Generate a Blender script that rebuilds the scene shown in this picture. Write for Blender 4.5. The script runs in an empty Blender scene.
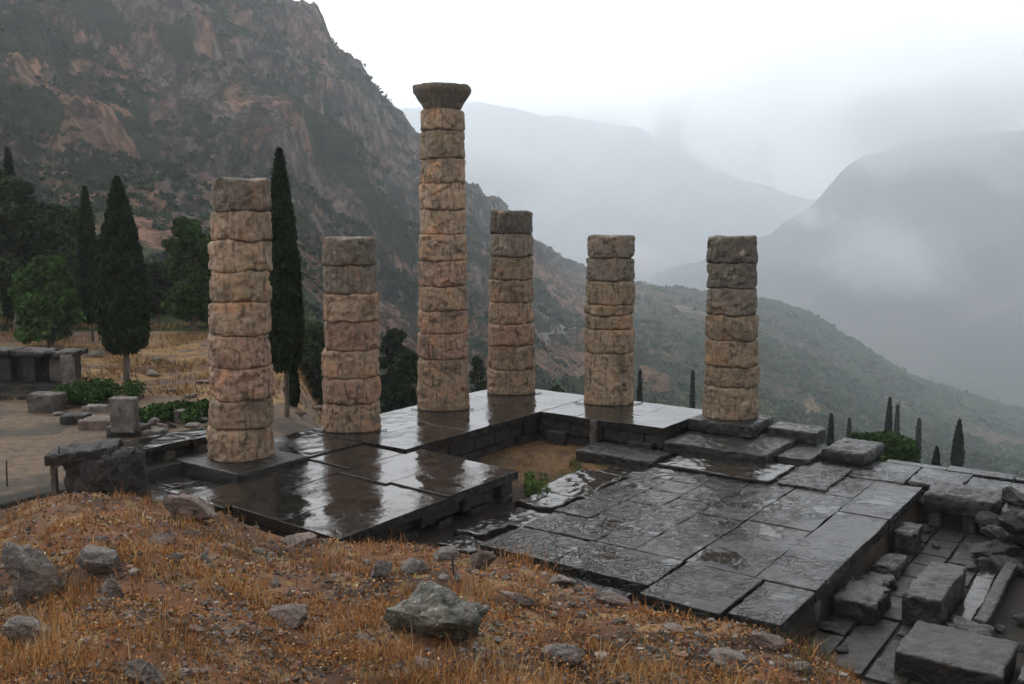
import bpy, math, random
import numpy as np
from math import radians, sin, cos, pi

# ------------------------------------------------------------------ basics
SC = bpy.context.scene
COL = SC.collection
F = 943.0; PITCH = radians(6.956); EYE = 6.03      # focal length in pixels, tilt, eye height above the temple floor
rng = np.random.default_rng(7)
random.seed(7)

def U(x, y, z=0.0):
    """point of the photo -> world point on the level z"""
    Y = F*cos(PITCH)+(342-y)*sin(PITCH); Z = -F*sin(PITCH)+(342-y)*cos(PITCH)
    k = (z-EYE)/Z
    return ((x-512)*k, Y*k)

def UD(x, y, D):
    """point of the photo -> world point at depth D"""
    Y = F*cos(PITCH)+(342-y)*sin(PITCH); Z = -F*sin(PITCH)+(342-y)*cos(PITCH)
    k = D/Y
    return ((x-512)*k, D, EYE+Z*k)

def px2u(x): return (x-512)/(F*cos(PITCH)+115*sin(PITCH))

AX = np.array([-.584, -.812]); BX = np.array([.812, -.584]); OR = np.array([0.0, 34.8])
def W(s, t): return OR + s*AX + t*BX
def ST(X, Y):
    dx = X; dy = Y-34.8
    return dx*AX[0]+dy*AX[1], dx*BX[0]+dy*BX[1]

def sstep(a, b, x):
    t = np.clip((x-a)/(b-a), 0, 1); return t*t*(3-2*t)

# ------------------------------------------------------------------ noise
_P = rng.permutation(256).astype(np.int64); _P = np.concatenate([_P, _P, _P])
_G = rng.normal(size=(256, 3)); _G /= np.linalg.norm(_G, axis=1)[:, None]
def noise(x, y, z=0.0):
    x, y, z = np.broadcast_arrays(np.asarray(x, float), np.asarray(y, float), np.asarray(z, float))
    xi = np.floor(x).astype(np.int64); yi = np.floor(y).astype(np.int64); zi = np.floor(z).astype(np.int64)
    xf = x-xi; yf = y-yi; zf = z-zi
    u = xf*xf*xf*(xf*(xf*6-15)+10); v = yf*yf*yf*(yf*(yf*6-15)+10); w = zf*zf*zf*(zf*(zf*6-15)+10)
    def g(i, j, k):
        h = _P[(_P[(_P[(xi+i) & 255]+yi+j) & 255]+zi+k) & 255]
        gg = _G[h]
        return gg[..., 0]*(xf-i)+gg[..., 1]*(yf-j)+gg[..., 2]*(zf-k)
    def L(a, b, t): return a+t*(b-a)
    r = L(L(L(g(0,0,0), g(1,0,0), u), L(g(0,1,0), g(1,1,0), u), v),
          L(L(g(0,0,1), g(1,0,1), u), L(g(0,1,1), g(1,1,1), u), v), w)
    return r*1.5
def fbm(x, y, z=0.0, o=4, g=.5):
    a = 1; s = 0; f = 1
    for i in range(o):
        s = s+a*noise(x*f+i*17.3, np.asarray(y)*f+i*5.1, np.asarray(z)*f+i*9.7); a *= g; f *= 2.03
    return s
def ridged(x, y, z=0.0, o=5, g=.5):
    a = 1; s = 0; f = 1
    for i in range(o):
        s = s+a*(1-2*np.abs(noise(x*f+i*7.3, np.asarray(y)*f+i*3.1, np.asarray(z)*f+i*19.7))); a *= g; f *= 2.1
    return s

# ------------------------------------------------------------------ objects
def mesh(name, V, Fc, mat, parent=None, smooth=True, loc=None, col=None, link=True):
    """V (n,3) world coordinates, Fc (m,3|4) faces; loc becomes the origin"""
    V = np.asarray(V, float)
    if loc is not None: V = V-np.asarray(loc, float)
    if isinstance(Fc, list) and len(Fc) and isinstance(Fc[0], np.ndarray) and Fc[0].ndim == 2: groups = Fc
    else: groups = [np.asarray(Fc)]
    me = bpy.data.meshes.new(name)
    nl = sum(g.size for g in groups); nf = sum(len(g) for g in groups)
    me.vertices.add(len(V)); me.vertices.foreach_set('co', V.astype(np.float32).ravel())
    me.loops.add(nl); me.loops.foreach_set('vertex_index', np.concatenate([g.ravel() for g in groups]).astype(np.int32))
    me.polygons.add(nf)
    sizes = np.concatenate([np.full(len(g), g.shape[1]) for g in groups])
    me.polygons.foreach_set('loop_start', np.concatenate([[0], np.cumsum(sizes)[:-1]]).astype(np.int32))
    me.polygons.foreach_set('use_smooth', np.full(nf, smooth, bool))
    me.update(calc_edges=True)
    if col is not None:
        c = np.ones((len(V), 4), np.float32); c[:, :3] = col
        at = me.color_attributes.new('tint', 'FLOAT_COLOR', 'POINT'); at.data.foreach_set('color', c.ravel())
    me.materials.append(mat)
    o = bpy.data.objects.new(name, me); COL.objects.link(o)
    if parent is not None:
        o.parent = parent
        if loc is None:
            me.vertices.foreach_set('co', (V-np.array(parent.location)).astype(np.float32).ravel()); me.update()
        else: o.location = np.asarray(loc)-np.array(parent.location)
    elif loc is not None: o.location = loc
    return o

def tag(o, label, cat, group=None, kind=None):
    if label: o['label'] = label
    if cat: o['category'] = cat
    if group: o['group'] = group
    if kind: o['kind'] = kind
    elif cat: o['kind'] = 'thing'
    return o
def empty(name, loc, label, cat, group=None):
    o = bpy.data.objects.new(name, None); COL.objects.link(o); o.location = loc; o.empty_display_size = .3
    return tag(o, label, cat, group)

class Acc:
    def __init__(s): s.V = []; s.Q = []; s.T = []; s.n = 0; s.C = []
    def add(s, V, Q=None, T=None, C=None):
        V = np.asarray(V, float)
        if Q is not None and len(Q): s.Q.append(np.asarray(Q)+s.n)
        if T is not None and len(T): s.T.append(np.asarray(T)+s.n)
        s.V.append(V); s.n += len(V)
        if C is not None: s.C.append(np.broadcast_to(np.asarray(C, float), (len(V), 3)))
    def obj(s, name, mat, parent=None, loc=None, smooth=True):
        g = []
        if s.Q: g.append(np.concatenate(s.Q))
        if s.T: g.append(np.concatenate(s.T))
        return mesh(name, np.concatenate(s.V), g, mat, parent, smooth, loc, np.concatenate(s.C) if s.C else None)

def grid_faces(n, m, off=0):
    i, j = np.meshgrid(np.arange(n-1), np.arange(m-1), indexing='ij')
    a = i*m+j+off
    return np.stack([a, a+m, a+m+1, a+1], -1).reshape(-1, 4)

# ------------------------------------------------------------------ materials
class NT:
    def __init__(s, name):
        s.m = bpy.data.materials.new(name); s.m.use_nodes = True; s.t = s.m.node_tree; s.t.nodes.clear()
        s.out = s.t.nodes.new('ShaderNodeOutputMaterial'); s.b = s.t.nodes.new('ShaderNodeBsdfPrincipled')
        s.t.links.new(s.b.outputs[0], s.out.inputs[0])
        s.tc = s.t.nodes.new('ShaderNodeTexCoord'); s.co = s.tc.outputs['Object']
        g = s.t.nodes.new('ShaderNodeNewGeometry'); s.geo = g; s.wp = g.outputs['Position']; s.nrm = g.outputs['Normal']
    def put(s, inp, v):
        if hasattr(v, 'is_linked'): s.t.links.new(v, inp)
        else:
            if isinstance(v, tuple) and len(v) == 3 and inp.type == 'RGBA': v = (*v, 1)
            inp.default_value = v
    def n(s, typ, ins={}, out=0, **kw):
        nd = s.t.nodes.new(typ)
        for k, v in kw.items(): setattr(nd, k, v)
        for k, v in ins.items(): s.put(nd.inputs[k], v)
        return nd.outputs[out]
    def noise(s, scale, detail=5, rough=.55, vec=None, dist=0.0):
        return s.n('ShaderNodeTexNoise', {'Vector': vec or s.wp, 'Scale': scale, 'Detail': detail, 'Roughness': rough, 'Distortion': dist})
    def voro(s, scale, vec=None, feature='F1', rand=1.0):
        return s.n('ShaderNodeTexVoronoi', {'Vector': vec or s.wp, 'Scale': scale, 'Randomness': rand}, feature=feature)
    def ramp(s, v, a, b, lo=0.0, hi=1.0):
        return s.n('ShaderNodeMapRange', {'Value': v, 'From Min': a, 'From Max': b, 'To Min': lo, 'To Max': hi}, interpolation_type='SMOOTHSTEP')
    def mix(s, f, a, b, mode='MIX'):
        nd = s.t.nodes.new('ShaderNodeMix'); nd.data_type = 'RGBA'; nd.blend_type = mode
        s.put(nd.inputs[0], f); s.put(nd.inputs[6], a); s.put(nd.inputs[7], b); return nd.outputs[2]
    def math(s, op, a, b=0.0, c=0.0):
        nd = s.t.nodes.new('ShaderNodeMath'); nd.operation = op
        s.put(nd.inputs[0], a); s.put(nd.inputs[1], b); s.put(nd.inputs[2], c); return nd.outputs[0]
    def scale(s, vec, v):
        return s.n('ShaderNodeMapping', {'Vector': vec, 'Scale': v})
    def bump(s, h, strength, dist, nrm=None):
        nd = s.t.nodes.new('ShaderNodeBump'); s.put(nd.inputs['Height'], h)
        nd.inputs['Strength'].default_value = strength; nd.inputs['Distance'].default_value = dist
        if nrm is not None: s.put(nd.inputs['Normal'], nrm)
        return nd.outputs[0]
    def fin(s, base, rough=.8, nrm=None, spec=.5, **kw):
        s.put(s.b.inputs['Base Color'], base); s.put(s.b.inputs['Roughness'], rough)
        if nrm is not None: s.put(s.b.inputs['Normal'], nrm)
        s.put(s.b.inputs['Specular IOR Level'], spec)
        for k, v in kw.items(): s.put(s.b.inputs[k], v)
        return s.m
    def attr(s, name='tint'):
        return s.n('ShaderNodeAttribute', {}, 0, attribute_name=name)

def m_drum():
    m = NT('weathered_limestone'); t = m.attr()
    n1 = m.noise(1.3, 5, .6); n2 = m.noise(6, 6, .65); n3 = m.noise(38, 4, .6)
    streak = m.noise(3.0, 5, .6, vec=m.scale(m.wp, (3.2, 3.2, .55)))
    c = m.mix(m.ramp(n2, .35, .7), t, m.mix(1.0, t, (.62, .58, .56), 'MULTIPLY'))
    c = m.mix(m.ramp(n1, .52, .68), c, m.mix(1.0, t, (1.25, .98, .82), 'MULTIPLY'))
    c = m.mix(m.ramp(streak, .50, .66, 0, .80), c, (.085, .072, .056))
    c = m.mix(m.ramp(m.noise(.9, 5, .7, dist=.5), .53, .63, 0, .65), c, (.12, .10, .078))
    c = m.mix(m.ramp(m.noise(1.7, 6, .7, dist=.3), .58, .68, 0, .6), c, (.56, .44, .32))
    c = m.mix(m.ramp(n3, .60, .75, 0, .5), c, (.40, .33, .25))
    c = m.mix(m.ramp(m.noise(2.2, 6, .7), .60, .70, 0, .55), c, (.055, .052, .045))
    h = m.math('ADD', m.math('MULTIPLY', n2, 1.0), m.math('MULTIPLY', n3, .35))
    pits = m.ramp(m.voro(16, feature='F1'), .0, .35)
    h = m.math('ADD', h, m.math('MULTIPLY', pits, .45))
    return m.fin(c, m.ramp(n2, .3, .7, .55, .85), m.bump(h, .9, .05), .35)

def m_wet(name, base, rlo, rhi, bstr=.6, bdist=.02, puddle=.52, cells=0.0):
    m = NT(name)
    n1 = m.noise(.55, 5, .6); n2 = m.noise(3.5, 6, .65); n3 = m.noise(22, 5, .6)
    b2 = tuple(x*.45 for x in base); b3 = tuple(min(1, x*2.1) for x in base)
    c = m.mix(m.ramp(n2, .35, .65), base, b2)
    c = m.mix(m.ramp(n3, .55, .75, 0, .5), c, b3)
    c = m.mix(m.ramp(m.noise(1.1, 5, .65), .57, .7, 0, .4), c, (.050, .032, .020))
    c = m.mix(m.ramp(m.noise(4.5, 6, .75), .62, .70, 0, .6), c, (.17, .15, .125))
    sep = m.n('ShaderNodeSeparateXYZ', {0: m.nrm}, 2)
    flat = m.ramp(sep, .75, .97)
    film = m.math('MULTIPLY', m.ramp(m.math('ADD', m.math('MULTIPLY', n1, .7), m.math('MULTIPLY', n2, .3)), puddle-.05, puddle+.05), flat)
    r = m.math('MULTIPLY', m.ramp(n2, .3, .7, rlo, rhi), m.ramp(film, 0, 1, 1.0, .40))
    side = m.ramp(sep, .3, .8, .14, 0.0)
    r = m.math('ADD', r, side)
    h = m.math('ADD', m.math('MULTIPLY', m.noise(7, 4, .55), 1.0), m.math('MULTIPLY', n3, .30))
    h = m.math('MULTIPLY', h, m.ramp(film, 0, 1, 1.0, .25))
    h = m.math('ADD', h, m.math('MULTIPLY', m.noise(1.6, 3, .5), 1.2))
    if cells:
        vv = m.voro(3.2, vec=m.n('ShaderNodeVectorMath', {0: m.wp, 1: m.n('ShaderNodeTexNoise', {'Vector': m.wp, 'Scale': 2.5}, 1)}, 0, operation='ADD'), feature='DISTANCE_TO_EDGE')
        patch = m.ramp(m.noise(.5, 3, .5), .42, .56)
        h = m.math('ADD', h, m.math('MULTIPLY', m.math('MULTIPLY', m.ramp(vv, 0, .10), patch), cells))
    return m.fin(c, r, m.bump(h, bstr, bdist), .5)

def m_rock(name, a, b, lichen=(.30, .29, .25), wet=.55):
    m = NT(name)
    n1 = m.noise(2.5, 6, .65); n2 = m.noise(14, 6, .65); v = m.voro(9, feature='DISTANCE_TO_EDGE')
    c = m.mix(m.ramp(n1, .38, .62), a, b)
    c = m.mix(m.ramp(n2, .56, .68, 0, .75), c, lichen)
    c = m.mix(m.ramp(m.noise(5, 6, .7), .58, .68, 0, .8), c, (.035, .03, .025))
    h = m.math('ADD', n2, m.math('MULTIPLY', m.noise(5, 6, .7), 2.0))
    h = m.math('ADD', h, m.math('MULTIPLY', m.ramp(v, 0, .08), .3))
    return m.fin(c, wet, m.bump(h, .9, .05), .4)

def m_tint(name, rough=.85, nscale=4.0, amt=.45, bdist=.05, spec=.25, bstr=.7):
    m = NT(name); t = m.attr()
    n1 = m.noise(nscale, 6, .65); n2 = m.noise(nscale*6, 5, .6)
    c = m.mix(m.ramp(n1, .35, .68, 0, amt), t, (.02, .017, .012))
    c = m.mix(m.ramp(n2, .5, .75, 0, amt*.6), c, m.mix(1.0, t, (2.0, 1.9, 1.8), 'MULTIPLY'))
    h = m.math('ADD', n1, m.math('MULTIPLY', n2, .4))
    return m.fin(c, rough, m.bump(h, bstr, bdist), spec)

def m_leaf(name, spec=.2):
    m = NT(name); t = m.attr()
    return m.fin(t, .75, None, spec)

M = {}
M['drum'] = m_drum()
M['pave'] = m_wet('wet_marble_paving', (.030, .027, .024), .06, .19, .6, .011, .49)
M['pave_main'] = m_wet('wet_rough_paving', (.032, .030, .028), .05, .24, 1.0, .030, .53, .8)
M['wall'] = m_wet('wet_block_wall', (.034, .028, .022), .35, .6, 1.0, .08, .9)
M['block'] = m_wet('dark_wet_block', (.026, .024, .021), .24, .48, 1.0, .05, .64)
M['pitfloor'] = m_wet('wet_pit_floor', (.026, .022, .017), .28, .58, 1.0, .06, .62)
M['rock'] = m_rock('grey_rock', (.25, .215, .185), (.11, .092, .08), (.42, .39, .36))
M['rock_warm'] = m_rock('pinkish_rock', (.25, .18, .145), (.12, .085, .070), (.42, .36, .32))
M['rock_green'] = m_rock('lichen_rock', (.19, .18, .145), (.07, .065, .052), (.48, .45, .40))
M['drystone'] = m_rock('dark_masonry', (.048, .042, .036), (.020, .018, .016), (.15, .135, .12))
M['palestone'] = m_rock('pale_masonry', (.15, .13, .11), (.06, .052, .045), (.27, .24, .20))
M['ground'] = m_tint('earth_ground', .85, 3.0, .55, .06)
def m_hill():
    m = NT('hillside_surface'); t = m.attr()
    v1 = m.scale(m.wp, (1, 1, .38)); n1 = m.noise(.16, 8, .68, vec=v1, dist=.6); n2 = m.noise(.035, 7, .65, vec=m.scale(m.wp, (1, 1, .6)), dist=.4); n3 = m.noise(.6, 5, .65, vec=v1)
    c = m.mix(m.ramp(n1, .44, .58, 0, .80), t, m.mix(1.0, t, (.36, .34, .34), 'MULTIPLY'))
    c = m.mix(m.ramp(n1, .50, .36, 0, .55), c, m.mix(1.0, t, (1.9, 1.75, 1.6), 'MULTIPLY'))
    c = m.mix(m.ramp(n2, .56, .66, 0, .75), c, (.020, .044, .010))
    c = m.mix(m.ramp(n3, .55, .75, 0, .5), c, m.mix(1.0, c, (1.7, 1.6, 1.5), 'MULTIPLY'))
    h = m.math('ADD', m.math('MULTIPLY', n1, 1.0), m.math('MULTIPLY', n3, .25))
    return m.fin(c, .9, m.bump(h, .9, 9.0), .08)
M['hill'] = m_hill()
M['far'] = m_tint('far_slope', .95, .004, .4, 20.0, .05)
M['leaf'] = m_leaf('leaves', .06)
M['blade'] = m_leaf('dry_blades', .15)
mb = NT('bark'); M['bark'] = mb.fin(mb.mix(mb.ramp(mb.noise(9, 5, .6, vec=mb.scale(mb.wp, (1, 1, .2))), .35, .7), (.16, .125, .10), (.05, .04, .032)), .85)
mb = NT('rusty_iron'); M['iron'] = mb.fin(mb.mix(mb.ramp(mb.noise(30), .4, .65), (.02, .018, .018), (.07, .03, .018)), .6)

# ------------------------------------------------------------------ terrain
# depth -> height profiles for a set of bearings; plain numbers are heights, ('p', y) marks the height that a skyline row y needs
TB = [
 (-500, [(20,.0),(34,0),(50,1),(75,6),(150,45),(300,170),(420,300),(600,380),(2300,300)]),
 (-200, [(20,.0),(34,0),(50,.8),(75,3),(150,30),(280,130),(380,('p',-60)),(600,('p',-260)),(2300,300)]),
 (0,    [(20,.0),(34,0),(50,.5),(75,0),(110,('p',300)),(160,('p',235)),(260,('p',130)),(380,('p',10)),(520,('p',-130)),(700,('p',-170)),(2300,200)]),
 (120,  [(20,.0),(34,0),(50,.5),(75,0),(120,('p',300)),(180,('p',245)),(280,('p',150)),(400,('p',50)),(540,('p',-80)),(700,('p',-120)),(2300,100)]),
 (210,  [(20,.0),(32,0),(50,.5),(75,-.5),(120,('p',305)),(200,('p',255)),(300,('p',175)),(420,('p',70)),(550,('p',-30)),(700,('p',-60)),(2300,0)]),
 (290,  [(20,.0),(30,-.1),(45,-.3),(75,-4),(130,('p',315)),(220,('p',260)),(320,('p',190)),(440,('p',100)),(590,('p',14)),(900,20),(2300,-150)]),
 (325,  [(20,.0),(28,-.3),(40,-2.5),(75,-11),(140,('p',345)),(230,('p',285)),(340,('p',215)),(460,('p',120)),(620,('p',28)),(900,10),(2300,-200)]),
 (360,  [(20,.0),(29.5,-.4),(38,-3.5),(75,-15),(150,('p',375)),(240,('p',310)),(350,('p',240)),(480,('p',150)),(650,('p',56)),(900,0),(2300,-250)]),
 (400,  [(20,-.9),(31.2,-.6),(38,-4),(75,-17),(160,('p',400)),(260,('p',335)),(380,('p',270)),(500,('p',200)),(680,('p',117)),(1000,0),(2300,-260)]),
 (420,  [(20,-.9),(31.8,-.6),(38,-4),(75,-18),(170,('p',405)),(280,('p',340)),(400,('p',275)),(530,('p',215)),(700,('p',150)),(1000,-10),(2300,-260)]),
 (470,  [(20,-.9),(34,-.6),(41,-4),(75,-18),(180,('p',405)),(320,('p',345)),(450,('p',300)),(600,('p',240)),(780,('p',188)),(1100,-20),(2300,-260)]),
 (500,  [(20,-.9),(35,-.6),(42,-4),(75,-18),(200,('p',410)),(340,('p',360)),(480,('p',318)),(650,('p',255)),(860,('p',210)),(1200,-40),(2300,-280)]),
 (540,  [(20,-.9),(34.5,-.6),(42,-4),(80,-20),(230,('p',410)),(380,('p',375)),(520,('p',332)),(700,('p',290)),(960,('p',244)),(1400,-60),(2300,-300)]),
 (580,  [(20,-.9),(33.6,-.6),(41,-4),(85,-22),(240,('p',420)),(400,('p',385)),(560,('p',340)),(800,('p',300)),(1080,('p',266)),(1500,-90),(2300,-320)]),
 (640,  [(20,-.9),(32.4,-.6),(40,-4.5),(90,-23),(250,('p',440)),(420,('p',395)),(620,('p',350)),(900,('p',312)),(1180,('p',286)),(1600,-160),(2300,-330)]),
 (700,  [(20,-.9),(31,-.8),(38,-4.5),(90,-23),(260,-62),(440,('p',410)),(660,('p',358)),(950,('p',316)),(1200,('p',291)),(1600,-180),(2300,-330)]),
 (770,  [(20,-.9),(28.5,-.9),(36,-4.5),(90,-24),(260,-72),(450,('p',425)),(700,('p',365)),(1000,('p',323)),(1240,('p',298)),(1600,-200),(2300,-340)]),
 (805,  [(20,-.9),(27.6,-.9),(35,-4.5),(90,-24),(270,-80),(460,('p',432)),(720,('p',378)),(1020,('p',335)),(1240,('p',309)),(1600,-220),(2300,-340)]),
 (850,  [(20,-.9),(27,-.9),(34,-4.5),(90,-25),(280,-88),(480,('p',440)),(760,('p',395)),(1040,('p',358)),(1240,('p',335)),(1600,-250),(2300,-340)]),
 (900,  [(20,-.9),(26.4,-.9),(33,-4.5),(90,-26),(290,-95),(500,('p',450)),(800,('p',415)),(1060,('p',385)),(1250,('p',364)),(1600,-280),(2300,-350)]),
 (950,  [(20,-.9),(25.8,-.9),(32,-4.5),(90,-27),(300,-100),(540,('p',458)),(840,('p',430)),(1080,('p',403)),(1250,('p',384)),(1600,-300),(2300,-350)]),
 (1024, [(20,-.9),(25.2,-.9),(31,-4.5),(90,-28),(300,-106),(560,('p',470)),(860,('p',448)),(1080,('p',428)),(1250,('p',412)),(1600,-330),(2300,-360)]),
 (1300, [(15,-.9),(23.5,-.9),(30,-4.5),(90,-30),(300,-112),(600,('p',510)),(900,('p',500)),(1250,('p',480)),(1600,-350),(2300,-370)]),
 (1600, [(15,-.9),(22.5,-.9),(30,-4.5),(90,-32),(300,-120),(600,-190),(900,-260),(1250,-320),(1600,-360),(2300,-380)]),
]
LY = np.linspace(math.log(10), math.log(2300), 420)
_us = np.array([px2u(x) for x, _ in TB]); _T = []
for x, prof in TB:
    ys = []; zs = []
    for D, v in prof:
        ys.append(math.log(D)); zs.append(UD(x, v[1], D)[2] if isinstance(v, tuple) else v)
    _T.append(np.interp(LY, ys, zs))
_T = np.array(_T)
UU = np.linspace(_us[0], _us[-1], 500)
_T2 = np.array([np.interp(UU, _us, _T[:, j]) for j in range(len(LY))]).T
k = np.array([1, 2, 3, 2, 1.]); k /= k.sum()
_T2[:, :] = np.apply_along_axis(lambda r: np.convolve(np.pad(r, 2, 'edge'), k, 'valid'), 0, _T2)
def table(u, Y):
    a = np.clip((u-UU[0])/(UU[-1]-UU[0])*(len(UU)-1), 0, len(UU)-1.001)
    b = np.clip((np.log(np.maximum(Y, 10.01))-LY[0])/(LY[-1]-LY[0])*(len(LY)-1), 0, len(LY)-1.001)
    i = a.astype(int); j = b.astype(int); fa = a-i; fb = b-j
    return (_T2[i, j]*(1-fa)*(1-fb)+_T2[i+1, j]*fa*(1-fb)+_T2[i, j+1]*(1-fa)*fb+_T2[i+1, j+1]*fa*fb)

CR = np.array([(-900,500,16),(-300,505,17),(0,512,17),(60,496,16.5),(130,498,16),(200,512,16),(250,528,15.6),(300,543,15.2),(430,549,14.5),(520,564,13.3),(600,594,12.2),
               (700,626,10.6),(800,656,9.5),(860,690,8.6),(950,740,7.8),(1100,830,7),(1500,1000,6.2),(2200,1300,5.5)], float)
_cru = np.array([(x-512)/(F*cos(PITCH)+(342-y)*sin(PITCH)) for x, y, D in CR]); _crz = np.array([UD(x, y, D)[2] for x, y, D in CR])
def bank(X, Y):
    Yc = np.maximum(Y, 1.5); u = X/Yc
    D = np.interp(u, _cru, CR[:, 2]); zc = np.interp(u, _cru, _crz)
    f = np.clip(Y/D, -1, 1)
    up = 4.4+(zc-4.4)*f-.25*np.sin(np.clip(f, 0, 1)*pi)
    dn = zc-.12*(Y-D)-.62*np.maximum(Y-D-.15, 0)
    z = np.where(Y < D, up, dn)
    n = .16*fbm(X*.45, Y*.45, 1, 3)+.07*fbm(X*1.8, Y*1.8, 2, 3)
    return z+n*np.clip(1.15-np.abs(f-.5), .45, 1), D

def ground_z(X, Y):
    X = np.asarray(X, float); Y = np.asarray(Y, float)
    u = X/np.maximum(Y, 2.0); s, t = ST(X, Y)
    z = table(u, Y)
    n = .05*fbm(X*.5, Y*.5, 3, 4)
    gold = sstep(33, 38, Y)*sstep(-.17, -.24, u)*sstep(70, 55, Y)
    z = z+n*.5+gold*(.25*fbm(X*.25, Y*.5, 5, 4)+.10*ridged(X*.1, Y*.9, 7, 3)-.1)
    # excavated ground round the temple floor
    inside = sstep(-1.3, -1.0, t)*sstep(-.2, .2, s)*sstep(.15, .3, t+.0*s+.6)
    pit = np.where(t > 15.0, -1.52, -.97)+n*.5
    pit = np.where((t < 1.5) & (s > 12.6), -.75+n, pit)
    z = z*(1-inside)+pit*inside
    b, D = bank(X, Y)
    near = Y < D
    z2 = np.maximum(z, b)
    return np.where(near, b, z2)

def cliff_amp(u, Y):
    m = sstep(.30, -.02, u)*sstep(130, 230, Y)           # strength of the crag relief
    return m
def land_z(u, Y):
    u = np.asarray(u, float); Y = np.asarray(Y, float); X = u*Y
    z = table(u, Y)
    m = cliff_amp(u, Y)
    # broad buttresses and gullies that run down the face
    z = z+m*(10*ridged(X*.014, Y*.009, .3, 2)+(5.0*ridged(X*.045, Y*.02, z*.02, 4)+3.4*ridged(X*.12, Y*.08, z*.05, 4))*(.45+.55*sstep(640, 500, Y)))*np.clip(Y/420, .3, 1.3)-(13-4*sstep(500, 640, Y))*m*np.clip(Y/420, .3, 1.3)
    st = 42.0; q = (z+22*fbm(X*.008, Y*.008, 4, 4)+.12*X)/st; fr = q-np.floor(q)
    zz = z+(sstep(.15, .80, fr)-fr)*st*(.35+.5*noise(X*.01, Y*.01, 77))
    z = z*(1-m)+zz*m
    h = sstep(60, 200, Y)*(1-m)
    z = z+h*(5*fbm(X*.006, Y*.006, 8, 5)*np.clip(Y/500, .3, 1.6))
    return z

# near ground: one sheet of rows that widen with distance
nu, nv = 900, 640
uu = np.linspace(-1.15, 1.15, nu)
yy = np.concatenate([np.linspace(-6, 1.5, 20)[:-1], np.linspace(1.5, 19, 360)[:-1], np.linspace(19, 50, nv-378)])
nv = len(yy)
Ug, Yg = np.meshgrid(uu, yy, indexing='ij'); Xg = Ug*(np.maximum(Yg, -6)+9)
Zg = ground_z(Xg, Yg)
ug = Xg/np.maximum(Yg, 2)
edge = sstep(45, 48, Yg)
Zg = Zg*(1-edge)+land_z(ug, np.maximum(Yg, 10))*edge
sg, tg = ST(Xg, Yg); Bz, Dg = bank(Xg, Yg)
isb = sstep(.35, .0, np.abs(Zg-Bz))*(Yg < Dg+3.5)
n1 = fbm(Xg*.35, Yg*.35, 11, 4); n2 = fbm(Xg*1.6, Yg*1.6, 12, 3); n3 = fbm(Xg*.15, Yg*.6, 13, 4)
def C3(r, g, b): return np.array([r, g, b])
def mixc(a, b, f): return a+(b-a)*f[..., None]
path = np.broadcast_to(C3(.185, .130, .088), Xg.shape+(3,)).copy()
path = mixc(path, C3(.085, .068, .052), sstep(-.1, .4, n1))
goldc = mixc(mixc(np.broadcast_to(C3(.30, .18, .075), path.shape), C3(.17, .09, .05), sstep(-.15, .3, n3)), C3(.16, .13, .11), sstep(.18, .4, n2+.5*n3))
c = mixc(path, goldc, sstep(31.5, 34, Yg+1.5*n1)*sstep(-.16, -.2, ug))
c = mixc(c, C3(.03, .045, .02), sstep(-.22, -.17, ug)*sstep(26, 29, Yg))
pitm = sstep(-.5, 0, tg)*sstep(-.5, 0, sg)
soil = mixc(np.broadcast_to(C3(.20, .115, .055), path.shape), C3(.10, .06, .032), sstep(-.2, .35, n1+.5*n2)); soil = mixc(soil, C3(.035, .026, .020), sstep(7.2, 8.6, sg)); soil = mixc(soil, C3(.055, .075, .025), sstep(5.0, 6.3, tg)*sstep(.0, .35, n2)*sstep(7, 6, sg))
c = mixc(c, soil, pitm)
c = mixc(c, C3(.03, .026, .022), pitm*sstep(14.8, 15.1, tg))
c = mixc(c, C3(.03, .028, .025), sstep(11.5, 12.5, sg)*sstep(2.0, .0, tg)*sstep(-1.4, -.9, tg))
bk = mixc(mixc(np.broadcast_to(C3(.18, .078, .036), path.shape), C3(.060, .034, .022), sstep(-.1, .35, n1)), C3(.26, .16, .075), sstep(.1, .5, n2))
c = mixc(c, bk, isb)
ground = mesh('ground', np.stack([Xg, Yg, Zg], -1).reshape(-1, 3), grid_faces(nu, nv), M['ground'], col=c.reshape(-1, 3))
tag(ground, None, None, kind='structure')

# valley, hillside and crags beyond
nu, nv = 1500, 620
uu = np.concatenate([np.linspace(-1.15, -.62, 150)[:-1], np.linspace(-.62, .62, 1200), np.linspace(.62, 1.15, 152)[1:]]); nu = len(uu)
yy = np.concatenate([np.exp(np.linspace(math.log(47.5), math.log(150), 120))[:-1], np.exp(np.linspace(math.log(150), math.log(640), 620))[:-1], np.exp(np.linspace(math.log(640), math.log(1300), 150)), np.exp(np.linspace(math.log(1300), math.log(2300), 40))[1:]]); nv = len(yy)
Ul, Yl = np.meshgrid(uu, yy, indexing='ij'); Xl = Ul*Yl
Zl = land_z(Ul, Yl)-.03*sstep(52, 48, Yl)
dZu = np.gradient(Zl, axis=0)/np.maximum(np.gradient(Xl, axis=0), .01); dZy = np.gradient(Zl, axis=1)/np.gradient(Yl, axis=1)
slope = np.sqrt(dZu**2+dZy**2); nz = 1/np.sqrt(1+slope**2)
m = cliff_amp(Ul, Yl)
a1 = fbm(Xl*.010, Yl*.010, Zl*.02, 4); a2 = fbm(Xl*.05, Yl*.03, Zl*.03, 4); a3 = fbm(Xl*.22, Yl*.1, Zl*.06, 3)
rock = mixc(np.broadcast_to(C3(.25, .195, .165), Xl.shape+(3,)), C3(.085, .070, .064), sstep(-.2, .35, a2))
rock = mixc(rock, C3(.36, .205, .14), sstep(.0, .38, a1+.6*a2-.0018*(Zl-50))*.9)
rock = mixc(rock, C3(.22, .19, .175), sstep(.15, .5, a3)*.45)
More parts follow.
